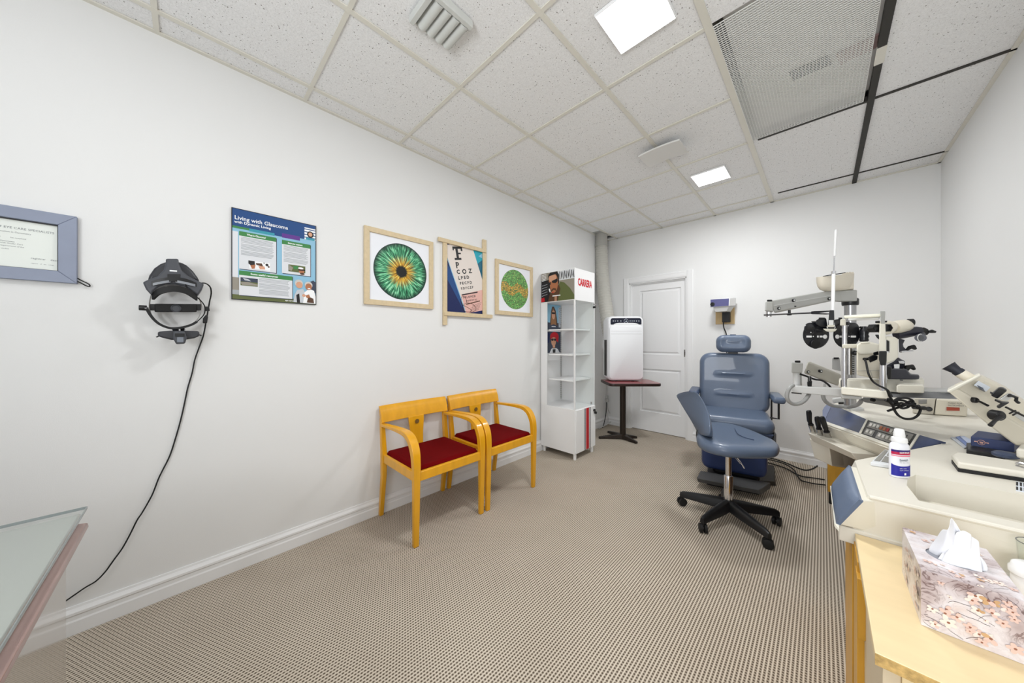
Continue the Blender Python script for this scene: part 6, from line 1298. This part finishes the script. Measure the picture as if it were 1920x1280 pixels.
for k in range(4): mb.face((ids[k], ids[(k+1) % 4], idt[(k+1) % 4], idt[k]))
NO = 36; ova = [(.052+.034*math.cos(2*PI*k/NO), .086+.030*math.sin(2*PI*k/NO)) for k in range(NO)]
tri = tessellate_polygon([[V3((0, 0, 0)), V3((Lb, 0, 0)), V3((Lb, wd, 0)), V3((0, wd, 0))], [V3((a, b_, 0)) for a, b_ in ova]])
io = [mb.addv(TB(a, b_, Hb)) for a, b_ in ova]; al = idt+io
for f_ in tri: mb.face([al[i] for i in f_])
body = mb.build('carton', M_fl, t, smooth=0, recalc=True)
mb = MB(); i2 = [TB(a, b_, Hb-.0005) for a, b_ in ova]; cO = TB(.052, .086, Hb-.0015)
mb.loft([[cO+(p-cO)*1.1-UP*.001 for p in i2], [cO+(p-cO)*1.1-UP*.003 for p in i2]]); mb.build('slot_film', mat('slot_grey', S(140, 142, 150), .3), t)
# printed blossoms on the faces
M_pet = [flat('petal_white', S(240, 226, 216), .4), flat('petal_blush', S(226, 196, 184), .4), flat('petal_amber', S(206, 166, 122), .4), flat('petal_rust', S(150, 98, 78), .4), flat('twig', S(62, 40, 38), .4)]
rnd = random.Random(11)
def blossoms(O, U, V_, N_, W2, H2, n, sc=1.0):
    mb = MB(); lay = 0
    def P_(u, v): return O+U*u+V_*v+N_*(.0003+lay*.00002)
    for k in range(n//2):      # twigs
        x, y, a = rnd.random()*W2, rnd.random()*H2, rnd.random()*PI*2; lay += 1; pts = []
        for j in range(7): pts.append((x, y)); a += rnd.uniform(-.5, .5); x += math.cos(a)*.009*sc; y += math.sin(a)*.006*sc
        mb.cur = 4
        for (xa_, ya_), (xb_, yb_) in zip(pts, pts[1:]):
            if all(0.001 < q < W2-.001 for q in (xa_, xb_)) and all(0.001 < q < H2-.001 for q in (ya_, yb_)):
                mb.poly([P_(xa_, ya_-.0006*sc), P_(xb_, yb_-.0006*sc), P_(xb_, yb_+.0005*sc), P_(xa_, ya_+.0005*sc)])
    for k in range(n):
        R_ = rnd.uniform(.004, .0115)*sc; x, y = rnd.uniform(R_*1.9, W2-R_*1.9), rnd.uniform(R_*1.9, H2-R_*1.9); a0 = rnd.random()*6; br = rnd.choice((0, 0, 0, 1, 1, 2))
        for j in range(rnd.choice((3, 4, 5))):
            lay += 1; a = a0+j*2*PI/5; mb.cur = rnd.choice((br, br, 1))
            cx2, cy2 = x+math.cos(a)*R_*.8, y+math.sin(a)*R_*.8; ring = []
            for q in range(10):
                b2 = 2*PI*q/10; rx, ry = R_*.72*math.cos(b2), R_*.52*math.sin(b2); ring.append(P_(cx2+rx*math.cos(a)-ry*math.sin(a), cy2+rx*math.sin(a)+ry*math.cos(a)))
            mb.poly(ring)
        lay += 1; mb.cur = 3; mb.poly([P_(x+R_*.32*math.cos(q), y+R_*.32*math.sin(q)) for q in (0, 1, 2, 3, 4, 5)])
    return stuff(mb.build('blossom_artwork', M_pet, body, smooth=0, recalc=False))
blossoms(TB(0, 0, 0), ex, UP, -ey, Lb, Hb, 30, .6)
blossoms(TB(0, 0, Hb), ex, ey, UP, Lb, .05, 12, .5); blossoms(TB(0, wd, 0), -ey, UP, -ex, wd, Hb, 22, .6); blossoms(TB(0, .125, Hb), ex, ey, UP, Lb, .05, 10, .5)
# the pulled tissue: folded sheet
mb = MB(); NU, NV = 22, 16; cT = TB(.052, .084, Hb-.006)
tt_ = at(1806, 982, (n0-V3((0, 0, H0))).dot(FW)+.06)
for i in range(NU+1):
    for j in range(NV+1):
        u = -1+2*i/NU; v = j/NV
        wdt = .026*(1-v)**.8+.024*v**.5*(1-.5*v)
        rip = .009*math.sin(u*5.2+v*2.2)*(1-.3*v)+.004*math.sin(u*11+1)*(1-v)
        z_ = .070*v-(.022*v*max(0, u)**1.5)+.012*v*math.cos(u*2.4)
        mb.addv(cT+ex*(u*wdt-.004*v+.006*math.sin(v*3))+ey*(rip+.016*v*math.sin(u*2.8))+UP*z_)
for i in range(NU):
    for j in range(NV): a = i*(NV+1)+j; mb.face((a, a+NV+1, a+NV+2, a+1))
M_tis = mat('tissue_paper', S(240, 241, 246), .9)
ts = mb.build('tissue', M_tis, t, smooth=180); so = ts.modifiers.new('solid', 'SOLIDIFY'); so.thickness = .0008; sb = ts.modifiers.new('s', 'SUBSURF'); sb.levels = sb.render_levels = 1
mb = MB()       # second fold in front, drooping over the slot edge
for i in range(NU+1):
    for j in range(NV+1):
        u = -1+2*i/NU; v = j/NV; a = u*1.25
        rr_ = .020*(1-.45*v)+.003*math.sin(u*9)
        mb.addv(cT+ex*(rr_*math.sin(a)*1.25+.012*v)+ey*(-.012-rr_*.5*math.cos(a)+.020*v+.003*math.sin(u*6+v*3))+UP*(.004+.060*v-.018*v*abs(u)**1.6))
for i in range(NU):
    for j in range(NV): a = i*(NV+1)+j; mb.face((a, a+NV+1, a+NV+2, a+1))
ts = mb.build('tissue_fold', M_tis, t, smooth=180); so = ts.modifiers.new('solid', 'SOLIDIFY'); so.thickness = .0008; sb = ts.modifiers.new('s', 'SUBSURF'); sb.levels = sb.render_levels = 1
# leaflet, white tub and drinking glass at the frame edge
q = [at(x, y, z=bz) for x, y in ((1873, 1063), (1975, 1112), (1990, 1165), (1930, 1150))]
q = [at(1872, 1063, z=bz+.002), at(1960, 1085, z=bz+.002), at(1985, 1150, z=bz+.002), at(1945, 1150, z=bz+.002)]
o = MB().hexa([p-UP*.0015 for p in q], q).build('paper_leaflet', flat('paper_white', S(236, 240, 246))); tag(o, 'white paper leaflet with a teal corner lying behind the tissue box', 'leaflet')
q2 = [q[0]*.45+q[2]*.55+RT*.012, q[0]*.25+q[2]*.75+RT*.02, q[0]*.25+q[2]*.75+RT*.05, q[0]*.45+q[2]*.55+RT*.045]
MB().hexa([p+UP*.0001 for p in q2], [p+UP*.0004 for p in q2]).build('teal_corner', P['teal'], o)
c = V3((.293, 1.148, bz+.0025))
t = thing('white_tub', 'round white screw-lid tub standing on the leaflet by the tissue box', 'tub', c)
MB().lathe(c, [(.022, 0), (.024, .003), (.025, .050), (.023, .053)], n=32).build('tub_body', M_white, t); 
mb = MB(); mb.lathe(c, [(.026, .052), (.0275, .053), (.0275, .062), (.0255, .064), (.024, .071), (.021, .073), (.0, .0735)], n=32); mb.build('tub_lid', M_white, t, smooth=50)
c = at(1938, 1075, z=bz+.001); c = V3((.345, 1.125, bz+.0005))
c = V3((.314, 1.203, bz+.0005))
t = thing('drinking_glass', 'clear tapered drinking glass behind the white tub at the frame edge', 'glass', c)
mb = MB(); mb.lathe(c, [(.020, 0), (.021, .002), (.0265, .100), (.0258, .100), (.0200, .006), (0.0, .005)], n=32); mb.build('glass_wall', M_glass, t)
mb = MB(); mb.tube([c+V3((.0262*math.cos(k*PI/16), .0262*math.sin(k*PI/16), .100)) for k in range(32)], .0009, 6, closed=True); mb.build('glass_rim', mat('rim_grey', S(110, 112, 110), .2), t)
# ------------------------------------------------------------------ glass-topped counter at the left
t = thing('glass_counter', 'glossy pale grey counter with overhanging glass top at the lower left', 'counter', (-1.2, -.7, 0))
cx_, cy_ = -1.575, -.215
MB().box(cx_+.022, -.62, -1.5, cy_-.008, .738, .752).build('counter_top', mat('counter_greige', S(176, 176, 170), .22, coat=.4), t, bevel=.003)
MB().box(cx_, -.60, -1.52, cy_, .7535, .7615).build('glass_sheet', M_glass, t, smooth=0)
mb = MB(); mb.box(cx_-.0002, -.60, cy_-.001, cy_+.0006, .7537, .7613); mb.box(cx_-.0006, cx_+.001, -1.52, cy_, .7537, .7613); mb.build('glass_edge', mat('glass_edge_grey', S(150, 160, 160), .15, trans=.3), t)
c_ = cy_-.004
mb = MB(); mb.loft([[(cx_+.05, c_-.030, .736), (cx_+.05, c_+.012, .730), (cx_+.05, c_+.014, .716), (cx_+.05, c_-.030, .706)], [(-.62, c_-.030, .736), (-.62, c_+.012, .730), (-.62, c_+.014, .716), (-.62, c_-.030, .706)]]); mb.build('edge_profile', mat('brushed_rose_metal', S(178, 150, 144), .25, .7), t, smooth=40, bevel=.003)
MB().box(cx_+.045, -.64, -1.45, cy_-.030, .0, .738).build('side_panel', mat('glossy_panel', S(196, 190, 184), .12, .55, coat=.5), t, bevel=.001)
